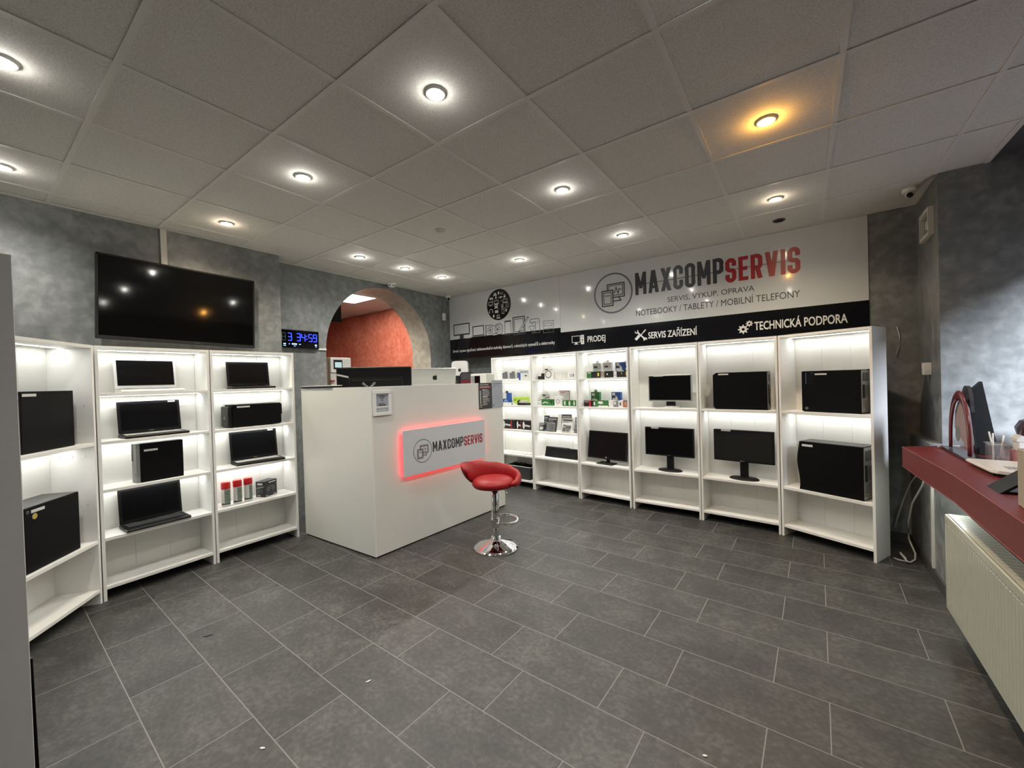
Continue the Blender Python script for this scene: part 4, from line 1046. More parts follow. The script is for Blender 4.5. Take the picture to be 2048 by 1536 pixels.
for ix, iz, k in ics:
    X, Z = cx + ix, cz + iz; q = MB()
    if k in ('tv', 'laptop'):
        q.frame(X - .038, Z - .022, X + .038, Z + .026, .006, y2); q.rect(X - .046 if k == 'laptop' else X - .02, Z - .032, X + .046 if k == 'laptop' else X + .02, Z - .026, y2)
    elif k == 'tablet': q.frame(X - .02, Z - .034, X + .02, Z + .034, .005, y2)
    elif k == 'mouse': q.disc(X, Z, .013, y2, 16, .022)
    elif k == 'mp3': q.rect(X - .011, Z - .018, X + .011, Z + .018, y2)
    elif k == 'loop': q.ring(X, Z, .018, .006, y2, 16, PI, 2 * PI).rect(X - .018, Z, X - .012, Z + .018, y2).rect(X + .012, Z, X + .018, Z + .018, y2)
    elif k == 'lock': q.rect(X - .014, Z - .03, X + .014, Z + .0, y2).ring(X, Z + .004, .013, .004, y2, 14, 0, PI)
    elif k == 'pad': q.disc(X - .018, Z, .013, y2, 12, .018).disc(X + .018, Z, .013, y2, 12, .018).rect(X - .018, Z, X + .018, Z + .014, y2)
    elif k == 'watch': q.disc(X, Z, .014, y2).line([(X - .035, Z), (X + .035, Z)], .009, y2)
    elif k == 'phone': q.ring(X, Z, .038, .011, y2, 18, .15 * PI, .85 * PI).rect(X - .026, Z - .018, X + .026, Z + .014, y2)
    elif k == 'webcam': q.ring(X, Z, .02, .008, y2, 18).rect(X - .016, Z - .034, X + .016, Z - .026, y2)
    elif k == 'head': q.ring(X, Z, .032, .006, y2, 18, 0, PI).rect(X - .036, Z - .026, X - .024, Z, y2).rect(X + .024, Z - .026, X + .036, Z, y2)
    elif k == 'camera': q.rect(X - .03, Z - .02, X + .03, Z + .018, y2)
    elif k == 'printer': q.rect(X - .03, Z - .018, X + .03, Z + .004, y2).rect(X - .018, Z + .008, X + .018, Z + .024, y2)
    elif k == 'pc': q.frame(X - .028, Z - .008, X + .018, Z + .03, .006, y2).rect(X - .036, Z - .022, X + .036, Z - .014, y2)
    else: q.disc(X, Z, .006, y2, 10)
    q.build('gadget_icon', M['inkwhite'], t)
q = MB()
def bx(x0, z0, x1, z1): a, b = B2(x0, z0), B2(x1, z1); return a[0], a[1], b[0], b[1]
a = bx(-2.775, 2.165, -2.44, 2.345); q.frame(*a, .017, y); q.rect((a[0] + a[2]) / 2 - .04, a[1] - .05, (a[0] + a[2]) / 2 + .04, a[1], y).rect((a[0] + a[2]) / 2 - .08, a[1] - .058, (a[0] + a[2]) / 2 + .08, a[1] - .05, y).rect(a[0], a[1], a[2], a[1] + .022, y)
a = bx(-2.385, 2.128, -2.16, 2.278); q.frame(*a, .015, y); q.rect(a[0] - .025, a[1] - .018, a[2] + .025, a[1] - .004, y)
a = bx(-1.782, 2.090, -1.668, 2.296); q.frame(*a, .008, y); q.rect(a[0], a[3] - .022, a[2], a[3], y).rect(a[0], a[1], a[2], a[1] + .025, y)
a = bx(-1.640, 2.080, -1.430, 2.330); q.frame(*a, .015, y); q.frame(a[0] + .026, a[1] + .042, a[2] - .026, a[3] - .03, .009, y); q.disc((a[0] + a[2]) / 2, a[1] + .022, .010, y)
p0 = B2(-1.53, 2.125); p1 = B2(-1.385, 2.295); q.line([p0, p1], .028, y - .0006)
q.build('device_outlines', M['ink'], t)
MB().line([(p0[0] + .01, p0[1] + .012), (p1[0] - .006, p1[1] - .008)], .014, y - .0012).build('pen_inner_stripe', M['banner'], t)  # white stripe printed along the pen body
q = MB()
a = bx(-2.12, 2.115, -1.825, 2.262)
q.line([(a[0] - .012, a[1] - .03), (a[0] - .012, a[3] + .02)], .006, y)
q.line([(a[0], a[1]), (a[0] + .11, a[1]), (a[0] + .13, a[1] + .02), (a[2] - .11, a[1] + .02), (a[2] - .09, a[1]), (a[2] - .02, a[1]), (a[2], a[1] + .03), (a[2], a[3] - .03), (a[2] - .03, a[3]), (a[2] - .1, a[3]), (a[2] - .115, a[3] - .018), (a[0] + .13, a[3] - .018), (a[0] + .11, a[3]), (a[0], a[3])], .010, y, True)
for fx in (a[0] + .075, a[2] - .085):
    q.ring(fx, (a[1] + a[3]) / 2, .055, .006, y, 28).disc(fx, (a[1] + a[3]) / 2, .012, y)
    for k in range(7):
        c = k * 2 * PI / 7; q.line([(fx + .012 * math.cos(c), (a[1] + a[3]) / 2 + .012 * math.sin(c)), (fx + .03 * math.cos(c + .25), (a[1] + a[3]) / 2 + .03 * math.sin(c + .25)), (fx + .05 * math.cos(c + .9), (a[1] + a[3]) / 2 + .05 * math.sin(c + .9))], .006, y)
q.build('graphics_card_outline', M['ink'], t)
q = MB(); a = bx(-1.375, 2.075, -1.19, 2.268); A = lambda u, v: (a[0] + u * (a[2] - a[0]), a[1] + v * (a[3] - a[1]))
q.line([A(.3, .02), A(.95, .02), A(.95, .85), A(.85, 1), A(.2, 1), A(.12, .88), A(.12, .78), A(.6, .78), A(.6, .1), A(.3, .08)], .009, y, True).ring(*A(.78, .72), .016, .004, y, 16)
q.line([A(.1, .52), A(.5, .52), A(.44, .3), A(.34, .22), A(.24, .22), A(.14, .3)], .007, y, True).ring(*A(.06, .42), .018, .004, y, 14, .5 * PI, 1.5 * PI).rect(*A(.2, .66), *A(.4, .7), y)
a = bx(-1.145, 2.062, -.985, 2.222)
q.frame(*a, .007, y).frame(*A(.12, .55), *A(.85, .8), .006, y).ring(*A(.5, .28), .018, .004, y, 16)
for k in range(6): q.rect(*A(.1 + .14 * k, .30), *A(.16 + .14 * k, .38), y)
q.build('appliance_outlines', mat('thin_grey_print', (0.09, 0.095, 0.10, 1), .35, var=0), t)

# ------------------------------------------------------------------ television and clock
t = thing('television', 'large black wall mounted television above the lit bookcases', 'television', (-2.555, .742, 2.155), 0)
t.rotation_euler = (math.radians(-1.4), 0, 0)
TW, TH = 1.056, .635
MB().box(-.045, -.004, -TW / 2, TW / 2, -TH / 2, TH / 2, .006).build('housing', M['black'], t)
MB().box(-.075, -.045, -.22, .22, -.18, .18).build('wall_mount', M['dgrey'], t)
MB().box(-.0045, -.001, -TW / 2 + .014, TW / 2 - .014, -TH / 2 + .026, TH / 2 - .014).build('screen', M['gloss'], t)
fr = MB().box(-.004, .002, -TW / 2, -TW / 2 + .012, -TH / 2, TH / 2).box(-.004, .002, TW / 2 - .012, TW / 2, -TH / 2, TH / 2).box(-.004, .002, -TW / 2, TW / 2, TH / 2 - .012, TH / 2).box(-.004, .003, -TW / 2, TW / 2, -TH / 2, -TH / 2 + .024)
fr.build('bezel', M['blackmatt'], t)
MB().box(.003, .004, .06, .10, -TH / 2 + .010, -TH / 2 + .015).build('logo', M['dgrey'], t)

t = thing('digital_clock', 'black digital wall clock with blue digits beside the arch', 'clock', (-2.858, 1.81, 1.967), PI / 2)
MB().box(-.226, .226, -.04, 0, -.099, .099, .004).build('housing', M['black'], t)
MB().box(-.218, .218, -.0412, -.0398, -.091, .091).build('front_glass', M['gloss'], t)
SEG = {'0': 'abcdef', '1': 'bc', '2': 'abged', '3': 'abgcd', '4': 'fgbc', '5': 'afgcd', '6': 'afgedc', '7': 'abc', '8': 'abcdefg', '9': 'abcdfg'}
def digit(q, ch, x, z, w, h, yy, lw=.0075):
    k = .09 * h; g = .004
    s = {'a': ((x + g, z + h), (x + w - g, z + h)), 'd': ((x + g, z), (x + w - g, z)), 'g': ((x + g, z + h / 2), (x + w - g, z + h / 2)),
         'f': ((x, z + h / 2 + g), (x, z + h - g)), 'e': ((x, z + g), (x, z + h / 2 - g)), 'b': ((x + w, z + h / 2 + g), (x + w, z + h - g)), 'c': ((x + w, z + g), (x + w, z + h / 2 - g))}
    for c in SEG[ch]: q.line(s[c], lw, yy)
q = MB()
for ch, x in (('3', -.115), ('3', -.022), ('4', .030), ('5', .108), ('9', .160)): digit(q, ch, x, -.018, .036, .078, -.0422)
q.disc(.086, .006, .006, -.0422).disc(.084, .038, .006, -.0422)
q.build('lit_digits', M['clockblue'], t)
q = MB(); digit(q, '8', -.178, -.018, .036, .078, -.0422); q.build('unlit_digit', M['digitoff'], t)
for x0, x1, z0, z1 in ((-.165, -.14, -.062, -.050), (-.166, -.14, -.078, -.072), (-.11, -.10, -.060, -.052), (-.078, -.024, -.062, -.048), (.0, .018, -.060, -.052), (.175, .198, -.065, -.050), (.18, .195, -.080, -.075), (-.06, -.035, -.078, -.074)):
    MB().rect(x0, z0, x1, z1, -.0422).build('lit_icon', M['clockpale'], t)

# ------------------------------------------------------------------ reception counter
cr_ = rz('CF'); cl = FR['CF'][3]; CH = 1.43
t = thing('reception_counter', 'tall white L shaped reception counter in the middle of the shop', 'counter', (-1.266, 1.602, 0), cr_)
MB().box(.0, cl, 0, .04, .012, CH, .001).build('front_panel', M['counter'], t)
MB().box(.0, .012, -.0015, .0, .012, CH).build('corner_trim', M['white'], t)
MB().box(.01, cl - .01, .01, .04, 0, .012).build('plinth', M['hole'], t)  # near-black strip painted as the shadow gap under the front panel
# left return: heads away along -X from the corner
ang = math.atan2(1.602 - 1.572, -1.266 + 2.335) - cr_
lm_ = Matrix.Rotation(ang, 4, 'Z')
MB().box(-1.072, -.0005, .0, .04, .012, CH, .001, lm_).build('side_panel', M['counter'], t)
MB().box(-1.07, -.01, .01, .04, 0, .012, 0, lm_).build('plinth', M['hole'], t)  # same painted shadow gap under the left return
MB().box(.06, cl - .02, .041, .70, .965, .995, .002).build('worktop', M['counter'], t)
MB().box(cl - .02, cl, .041, .70, .012, 1.0, .001).build('end_panel', M['counter'], t)
MB().box(.06, .08, .60, .70, .012, .965).build('leg_panel', M['counter'], t)

# backlit sign on the counter front
t = thing('backlit_sign', 'backlit white MAXCOMPSERVIS sign with red glow on the counter front', 'sign', at('CF', .277, -.006, .622), cr_)
SW, SHh = 1.066, .412
MB().box(0, SW, -.030, -.024, 0, SHh, .001).build('sign_face', M['signwhite'], t)
for x, z in ((.05, .05), (SW - .05, .05), (.05, SHh - .05), (SW - .05, SHh - .05)): MB().cyl((x, -.024, z), (x, .005, z), .006, 10).build('standoff', M['steel'], t)
e_ = .016
rl = MB().box(e_, e_ + .007, -.022, -.016, .02, SHh - .02).box(SW - e_ - .007, SW - e_, -.022, -.016, .02, SHh - .02).box(.03, SW - .03, -.022, -.016, e_, e_ + .007).box(.03, SW - .03, -.022, -.016, SHh - e_ - .007, SHh - e_)
rl.build('red_led_strip', M['redled'], t)
def C_(u, z): return u - .277, z - .622
cx, cz = C_(.494, .827)
MB().ring(cx, cz, .108, .0065, -.0306, 56).build('emblem_ring', M['inkgrey'], t)
q = MB(); emblem(q, cx, cz, .108, -.0306, .006); q.build('emblem_devices', M['ink'], t)
q = MB(); pulse(q, cx, cz, .108, -.0306, .003); q.build('emblem_pulse', M['inkred'], t)
a = C_(.612, .797); b = C_(1.016, .893)
MB().strokes('MAXCOMP', a[0], a[1], b[0], b[1], -.0306, .0142).line([(a[0] + .06, a[1] + .046), (b[0], a[1] + .046)], .003, -.031).build('lettering_dark', M['ink'], t)
a = C_(1.026, .796); b = C_(1.302, .892)
MB().strokes('SERVIS', a[0], a[1], b[0], b[1], -.0306, .0142).line([(a[0], a[1] + .047), (b[0] - .02, a[1] + .047)], .003, -.031).build('lettering_red', M['inkred'], t)

# wifi notice
t = thing('wifi_notice', 'small white framed wireless notice at upper left of the counter front', 'notice', at('CF', .014, -.001, 1.185), cr_)
w, h = .178, .212
MB().box(0, w, -.014, 0, 0, .028, .002).box(0, w, -.014, 0, h - .028, h, .002).box(0, .03, -.014, 0, .028, h - .028, .002).box(w - .03, w, -.014, 0, .028, h - .028, .002).build('frame', M['white'], t)
MB().box(.03, w - .03, -.005, 0, .028, h - .028).build('paper', M['paperblue'], t)
q = MB(); cx = w / 2; cz = h * .60
q.disc(cx, cz, .0058, -.0056)
for k in range(3): q.ring(cx, cz, .018 + .0115 * k, .0055, -.0056, 18, .25 * PI, .75 * PI)
q.rect(.036, h - .044, w - .036, h - .040, -.0056).rect(.05, h * .475, w - .07, h * .495, -.0056)
q.rect(.055, h * .39, w - .055, h * .44, -.0056)
q.build('printed_symbol', M['ink'], t)
MB().rect(.034, h * .31, w - .034, h * .375, -.0056).rect(.045, h * .2, w - .045, h * .22, -.0056).build('printed_panel', M['inkwhite'], t)
# posters at the right end
t = thing('poster', 'black poster with red band and white lines at right end of the counter front', 'poster', at('CF', 1.302, -.001, 1.145), cr_)
MB().box(0, .212, -.002, 0, 0, .285).build('sheet', M['blackcard'], t)
q = MB().rect(.012, .228, .2, .250, -.0026); q.build('red_band', M['redcard'], t)
q = MB().rect(.02, .238, .17, .243, -.003)
rnd = random.Random(5)
for k in range(14):
    z = .205 - .0125 * k; q.rect(.058, z, .058 + rnd.uniform(.05, .125), z + .0035, -.0026)
for k in range(9): q.rect(.016, .19 - .016 * k, .034, .2 - .016 * k, -.0026)
q.rect(.058, .206, .11, .213, -.0026).rect(.058, .13, .14, .137, -.0026).ring(.03, .035, .018, .004, -.0026, 16).line([(.014, .03), (.03, .055), (.046, .03)], .003, -.0026)
q.rect(.02, .262, .16, .268, -.0026)
q.build('white_lettering', M['label'], t)
t = thing('poster', 'bluish printed price sheet hanging over right end of counter', 'poster', at('CF', 1.518, -.003, 1.150), cr_)
MB().box(0, .186, -.002, 0, 0, .305).build('sheet', M['paperblue'], t)
q = MB().rect(.02, .262, .165, .272, -.0026).rect(.03, .245, .13, .250, -.0026).rect(.012, .230, .05, .237, -.0026).rect(.10, .232, .16, .236, -.0026).disc(.025, .026, .014, -.0026)
for k in range(11): q.rect(.01, .21 - .016 * k, .176, .211 - .016 * k, -.0026)
for x in (.06, .1, .14): q.rect(x, .03, x + .001, .215, -.0026)
q.build('printed_table', M['inkgrey'], t)
# things standing on the counter
q = MB()
for s in (-1, 1):
    for k in range(3):
        Tm = Matrix.Translation((.022 + s * (.020 + .016 * k), .055, CH + .004 + .013 * k))
        pts = [Tm @ Vector((.009 * math.cos(2 * PI * j / 12), .003 * (k % 2) * math.cos(2 * PI * j / 12), .008 * math.sin(2 * PI * j / 12))) for j in range(12)]
        q.tube(pts, .0022, 6, True)
o = q.build('hanging_chain', M['chrome'], None, at('CF', 0, 0, 0), cr_)
tag(o, 'short silver chain in a V behind the counter corner', 'chain')
t = thing('flat_tray', 'flat black tray lying along the top of counter beside the bookcase', 'tray', (-2.31, 1.56, CH + .0005), math.atan2(.03, 1.07))
MB().prism([(.0, .0), (.50, .0), (.53, .09), (.0, .09)], 0, .016, 'z').build('tray_base', M['black'], t)
MB().tube([(0, .0, .019), (.50, 0, .019), (.53, .09, .019), (0, .09, .019)], .004, 6, True).build('tray_rim', M['white'], t)

# rear of the monitor on the counter desk
def rear_monitor(name, lab, pos, rot, w, h, body, tilt, group):
    t = thing(name, lab, 'monitor', pos, rot, group)
    return t
WT = .9955
t = thing('monitor', 'wide black monitor seen from behind on the counter desk', 'monitor', (-1.75, 2.005, WT), math.radians(54.5), 'monitors on the counter desk')
T = Matrix.Translation((0, 0, .20)) @ Matrix.Rotation(math.radians(4), 4, 'X')
hs = MB().box(-.35, .338, -.028, .012, 0, .425, .008, T).box(-.25, .25, -.055, -.025, .04, .33, .015, T).build('housing', M['black'], t)
MB().box(-.34, .328, .0122, .014, .02, .41, 0, T).build('screen', M['gloss'], hs)
MB().box(-.22, .22, -.058, -.052, .300, .304, 0, T).build('vent_slot', M['dgrey'], hs)
Tl = T @ Matrix.Translation((-.295, -.029, .345)) @ Matrix.Rotation(math.radians(14), 4, 'Y')
MB().box(-.052, .052, -.001, .0, -.008, .008, 0, Tl).build('price_label', M['label'], hs)
MB().box(-.04, .04, -.10, -.05, .02, .36, .006).build('neck', M['black'], t)
MB().box(-.14, .14, -.14, .08, 0, .016, .006).build('base', M['black'], t)
t = thing('monitor', 'silver aluminium all in one computer seen from behind with black fruit logo', 'monitor', (-1.79, 2.765, WT), math.radians(68), 'monitors on the counter desk')
T = Matrix.Translation((0, 0, .13)) @ Matrix.Rotation(math.radians(10), 4, 'X')
hs = MB().box(-.275, .275, -.006, .006, 0, .495, .004, T).box(-.12, .12, -.012, -.005, .0, .20, .005, T).build('housing', M['silver'], t)
MB().box(-.265, .265, .0062, .008, .11, .485, 0, T).build('screen', M['gloss'], hs)
MB().prism([(-.10, 0), (-.01, .28), (.004, .28), (-.08, .01), (.09, .01), (.09, 0)], -.09, .09, 'x').build('stand', M['silver'], t)
def fruit(q, cx, cz, s, y):
    R = [(.0, .78), (.12, .83), (.30, .86), (.46, .78), (.55, .66), (.44, .56), (.40, .42), (.45, .27), (.58, .18), (.52, .0), (.40, -.20), (.28, -.28), (.14, -.24), (0, -.20),
         (-.14, -.24), (-.28, -.28), (-.40, -.20), (-.52, .0), (-.60, .25), (-.60, .50), (-.50, .72), (-.34, .84), (-.16, .84)]
    q.poly([(cx + s * a, cz + s * b) for a, b in R], y)
    q.poly([(cx + s * a, cz + s * b) for a, b in [(.02, .90), (.03, 1.05), (.12, 1.18), (.25, 1.24), (.24, 1.10), (.15, .97)]], y)
q = MB(); fruit(q, 0, 0, .046, 0)
q.bm.transform(T @ Matrix.Translation((.02, -.0068, .372))); q.build('fruit_logo', M['gloss'], hs)

# ------------------------------------------------------------------ cabinet against the banner wall behind the counter
t = thing('storage_cabinet', 'white storage cabinet against the banner wall, behind the counter', 'cabinet', (-2.84, 4.18, 0), 0)
MB().box(0, .82, -.42, 0, .06, 1.36, .002).build('body', M['white'], t)
MB().box(.02, .80, -.40, -.02, 0, .06).build('plinth', M['dgrey'], t)
for x in (.004, .412):
    d_ = MB().box(x, x + .404, -.438, -.4205, .07, 1.355, .001).build('door', M['white'], t)
    MB().box(x + (.37 if x < .1 else .02), x + (.382 if x < .1 else .032), -.452, -.438, .80, .95, .002).build('handle', M['silver'], d_)
CT = 1.3605
t = thing('router', 'white upright square device with black fruit logo leaning at the banner wall', 'computer', (-2.485, 4.00, CT), .35)
q = MB()
a_ = [( .13 * (abs(math.cos(k)) ** .35) * (1 if math.cos(k) >= 0 else -1), .13 * (abs(math.sin(k)) ** .35) * (1 if math.sin(k) >= 0 else -1) + .27) for k in [2 * PI * i / 40 for i in range(40)]]
MB().box(-.13, .13, -.02, .02, 0, .15).prism(a_, -.02, .02, 'y').build('casing', M['white'], t)
q = MB(); fruit(q, 0, .25, .042, -.0206); q.build('fruit_logo', M['ink'], t)
t = thing('card_terminal', 'dark red and black upright device right of the silver all in one computer', 'terminal', (-2.265, 3.90, CT), .3)
MB().prism([(-.09, 0), (.09, 0), (.095, .19), (.07, .225), (-.07, .225), (-.095, .19)], -.03, .03, 'y').build('body', M['smoke'], t)
MB().box(-.088, .088, -.032, -.028, .02, .12).build('red_panel', M['darkred'], t)
MB().tube([(-.09, -.032, .13), (-.092, -.032, .19), (-.068, -.032, .222), (.068, -.032, .222), (.092, -.032, .19), (.09, -.032, .13)], .005, 6).build('frame', M['black'], t)
t = thing('desk_speaker', 'rounded black device left of dark red device', 'speaker', (-2.44, 3.86, CT), .3)
MB().prism([(-.085, 0), (.08, 0), (.08, .15), (.05, .18), (-.055, .18), (-.085, .13)], -.05, .05, 'y').build('body', M['blackmatt'], t)
MB().disc(0, .08, .045, -.0506).build('cone', M['dgrey'], t)
t = thing('label_printer', 'white printer with dark front opening between counter and bookcase', 'printer', (-2.155, 3.93, CT), 0)
MB().box(0, .29, -.08, .10, 0, .195, .008).build('body', M['offwhite'], t)
MB().box(.012, .178, -.0815, -.079, .03, .165).build('front_opening', M['grey'], t)
MB().box(.08, .175, -.083, -.081, .06, .165).build('display', M['gloss'], t)

# ------------------------------------------------------------------ room behind the arch
t = thing('ceiling_panel_light', 'lit square ceiling panel in the red room behind the arch', 'ceiling light', (-3.98, 3.16, ZC))
MB().box(-.30, .30, -.30, .30, -.004, .002).build('frame', M['white'], t)
MB().box(-.285, .285, -.285, .285, -.0055, -.0035).build('diffuser', M['panel'], t)
area_light('panel_light', t, (0, 0, -.008), .56, .56, 34, (1, .93, .80))
t = thing('wall_speaker', 'black hanging device seen at the left inside the arch', 'speaker', (-3.62, 2.655, 2.315), .2)
MB().prism([(-.12, .03), (.11, .0), (.11, .46), (-.12, .46)], -.06, .09, 'y', bevel=.006).build('body', M['black'], t)
MB().box(-.02, .03, -.01, .04, .46, .466 + 0.001).build('bracket', M['dgrey'], t)
t = thing('office_printer', 'white office printer with dark screen standing behind the arch opening', 'printer', (-3.40, 2.50, 0), PI / 2)
MB().box(0, .295, 0, .40, .02, 1.62, .008).build('body', M['offwhite'], t)
MB().box(0, .295, -.01, .40, 1.62, 1.822, .006).build('head', M['white'], t)
MB().box(.04, .165, -.018, -.009, 1.665, 1.79, .003).build('screen_frame', M['black'], t)
MB().box(.055, .15, -.0195, -.0175, 1.69, 1.76).build('screen', M['lcd'], t)
MB().box(.0, .295, -.012, -.0095, 1.617, 1.622).build('seam', M['dgrey'], t)
q = MB()
for k in range(5): q.box(.185, .285, -.0112, -.0095, 1.66 + .03 * k, 1.662 + .03 * k)
q.build('grooves', M['grey'], t)
MB().box(-.01, .04, -.03, -.001, 1.50, 1.52).build('red_tab', M['redcard'], t)
t = thing('wooden_board', 'brown board leaning beside the white office printer', 'board', (-3.42, 2.40, 0), PI / 2)
MB().box(0, .085, 0, .35, 0, 1.805).build('panel', M['brown'], t)
t = thing('wall_shelf', 'grey ledge with dark boxes under the red wall, behind the black monitor', 'shelf', (-3.75, 3.42, 1.60), PI / 2)
MB().box(0, .42, 0, .25, 0, .03).build('board', M['grey'], t)
MB().box(.2, .22, .06, .2, -1.60, 0).build('post', M['dgrey'], t)
tag(MB().box(0, .24, 0, .16, 0, .085, .004).build('grey_box', M['grey'], None, (-3.76, 3.44, 1.6305), PI / 2), 'flat grey box on the ledge in front of the red wall', 'box')
tag(MB().box(0, .15, 0, .14, 0, .10, .004).build('dark_box', M['darkred'], None, (-3.76, 3.69, 1.6305), PI / 2), 'small dark box beside flat grey box in front of the red wall', 'box')

# ------------------------------------------------------------------ bar stool
sx, sy = -.558, 2.321
view = math.atan2(sy + .428, sx - 1.636)       # direction away from the camera
t = thing('bar_stool', 'red moon shaped bar stool with chrome foot in front of the counter', 'bar stool', (sx, sy, 0), view - PI / 2)   # local x right, y away
MB().lathe([(0, .0), (.198, .0), (.2, .006), (.196, .014), (.16, .030), (.10, .050), (.055, .068), (.044, .082), (.044, .094), (.034, .096), (0, .096)], 56).build('base', M['chrome'], t)
MB().lathe([(.0275, .09), (.0275, .18), (.029, .18), (.029, .175)], 28).build('lower_column', M['chrome'], t)
MB().lathe([(.027, .170), (.033, .170), (.0345, .176), (.0345, .515), (.028, .52)], 28).build('upper_column', M['chrome'], t)
fp = []
for k in range(25):
    a = -2.55 + 5.1 * k / 24
    fp.append((.085 + .112 * math.cos(a), .0 + .125 * math.sin(a), .228))
fp = [(.02, -.02, .250)] + fp + [(.02, .03, .250)]
rot_f = Matrix.Rotation(math.radians(20), 4, 'Z')
MB().tube([rot_f @ Vector(p) for p in fp], .0115, 10).lathe([(.036, .215), (.040, .22), (.040, .26), (.036, .265)], 24).build('footrest', M['chrome'], t)
MB().tube([(.05, .03, .515), (.085, .035, .49), (.10, .04, .46), (.125, .045, .445)], .005, 8).build('height_lever', M['chrome'], t)
MB().lathe([(0, .516), (.10, .516), (.11, .522), (.11, .5295), (0, .5295)], 28).build('seat_plate', M['black'], t)
sp = []
for r, z in [(.06, .530), (.150, .532), (.178, .540), (.192, .556), (.194, .572), (.186, .590), (.160, .606), (.12, .615), (.06, .619), (.012, .620)]:
    sp.append([(r * .95 * math.cos(2 * PI * i / 40) - .012, r * .98 * math.sin(2 * PI * i / 40) - .012, z) for i in range(40)])
MB().grid(sp, True).build('seat', M['redleather'], t)
# curved backrest: high and flared on the left, falling to a thick rounded end on the right
def interp(tab, v):
    for (a, p), (b, q) in zip(tab[:-1], tab[1:]):
        if v <= b:
            k = max(0, (v - a) / (b - a)); k = k * k * (3 - 2 * k); return p + (q - p) * k
    return tab[-1][1]
rows = []
N_ = 48
for i in range(N_ + 1):
    ph = -48 + (200 + 48) * i / N_; phi = math.radians(ph)
    top = interp([(-48, .585), (-40, .603), (0, .640), (30, .662), (60, .685), (90, .703), (130, .722), (180, .748), (194, .735), (200, .70)], ph)
    bot = interp([(-48, .575), (-40, .552), (0, .536), (40, .532), (120, .540), (165, .560), (185, .600), (200, .68)], ph)
    th = interp([(-48, .006), (-38, .024), (20, .030), (180, .028), (194, .022), (200, .006)], ph)
    out = interp([(-48, .04), (20, .10), (90, .20), (180, .40), (200, .42)], ph)
    ring_ = []
    for s in range(16):
        a = 2 * PI * s / 16
        zz = (top + bot) / 2 + (top - bot) / 2 * math.sin(a)
        r = .205 + (zz - .56) * out + th * math.cos(a)
        ring_.append((r * math.cos(phi), r * .96 * math.sin(phi) - .01, zz))
    rows.append(ring_)
MB().grid(rows, True).build('backrest', M['redleather'], t)

# ------------------------------------------------------------------ red window sill, radiator and what stands on the sill
SZ = .91
t = thing('window_sill_shelf', 'dark red wide window sill shelf at the right edge', 'window sill', (0, 0, 0))
poly = [(2.190, 3.42), (2.243, 2.5), (2.243, -.3), (3.09, -.3), (3.09, 3.560), (2.412, 3.560)]
MB().prism(poly, SZ - .138, SZ, 'z', bevel=.002).build('board', M['redsill'], t)
q = MB()
for zz in (SZ - .136, SZ - .002): q.tube([(2.189, 3.42, zz), (2.242, 2.5, zz), (2.242, -.28, zz)], .0022, 6)
q.build('edge_strip', mat('red_edge_band', (0.24, 0.05, 0.05, 1), .35), t)
MB().box(2.325, 2.335, 2.75, 3.40, SZ - .142, SZ - .1385).build('led_strip', emit('cool_led', (.95, 1, .92, 1), 6.0), t)
area_light('under_sill_light', t, (2.318, 3.05, SZ - .146), .012, .7, 1.1, (.93, 1, .92))

t = thing('radiator', 'cream white panel radiator under the red sill', 'radiator', (2.250, 2.71, .145), 0)
RL, RH = 2.4, .510
MB().box(0, .012, -RL, 0, 0, RH, .004).build('front_panel', M['radiator'], t)
q = MB(); n = 72
for k in range(n):
    yy = -.03 - (RL - .06) * (k + .5) / n
    q.prism([(.0, yy - .011), (-.003, yy - .007), (-.003, yy + .007), (0, yy + .011)], .035, RH - .045, 'z')
q.build('ribbing', M['radiator'], t)
MB().box(.012, .090, -RL, -.002, RH - .004, RH + .002, .001).build('top_grille', M['radiator'], t)
MB().box(.012, .090, -.004, .0, .01, RH - .004).build('side_cover', M['radiator'], t)
q = MB()
for k in range(60): q.box(.022, .082, -.03 - .039 * k - .003, -.03 - .039 * k, RH + .002, RH + .0024)
q.build('top_slots', M['grey'], t)
q = MB()
for k in range(80): q.box(-.0008, .0, -.02 - .029 * k - .016, -.02 - .029 * k, RH - .040, RH - .036)
q.build('stamped_slots', M['grey'], t)
MB().box(.05, .098, -.5, -.46, .1, .4).box(.05, .098, -1.9, -1.86, .1, .4).build('wall_bracket', M['grey'], t)

# what stands on the sill
t = thing('award_plaque', 'dark red arch shaped display stand on a dark slab, left end of the red sill', 'display stand', (2.425, 3.190, SZ + .0005), 0)
MB().box(-.045, .045, -.25, .262, 0, .016, .003).build('slab', M['smoke'], t)
rows = []
for i in range(31):
    a = PI * i / 30; ring_ = []
    cyy, czz = .185 * math.cos(a), .02 + .345 * math.sin(a) ** .8
    w_ = .020 + .012 * math.sin(a)
    for k in range(10):
        b = 2 * PI * k / 10
        ring_.append((-.010 + .008 * math.cos(b), cyy + w_ * math.cos(a) * math.sin(b), max(.0165, czz + w_ * math.sin(a) * math.sin(b))))
    rows.append(ring_)
MB().grid(rows, True).build('arch_frame', mat('dark_red_gloss', (0.13, 0.012, 0.016, 1), .2), t)
leaf = [(.15, .15), (.135, .26), (.07, .325), (-.03, .345), (-.11, .29), (-.155, .17), (-.165, .02), (-.13, .03)]
MB().prism(leaf, .002, .010, 'x').build('inner_plate', mat('rose_grey_acrylic', (0.36, 0.27, 0.26, 1), .3), t)
MB().disc(-.085, .12, .05, 0, 24).build('printed_seal', M['grey'], t, (.0015, 0, 0), -PI / 2)
MB().prism([(.085 * math.cos(k * PI / 14) , .31 + .115 * math.sin(k * PI / 14)) for k in range(15)] + [(-.1, .27), (.03, .30), (.085, .26)], .018, .034, 'x').build('crest', M['smoke'], t)
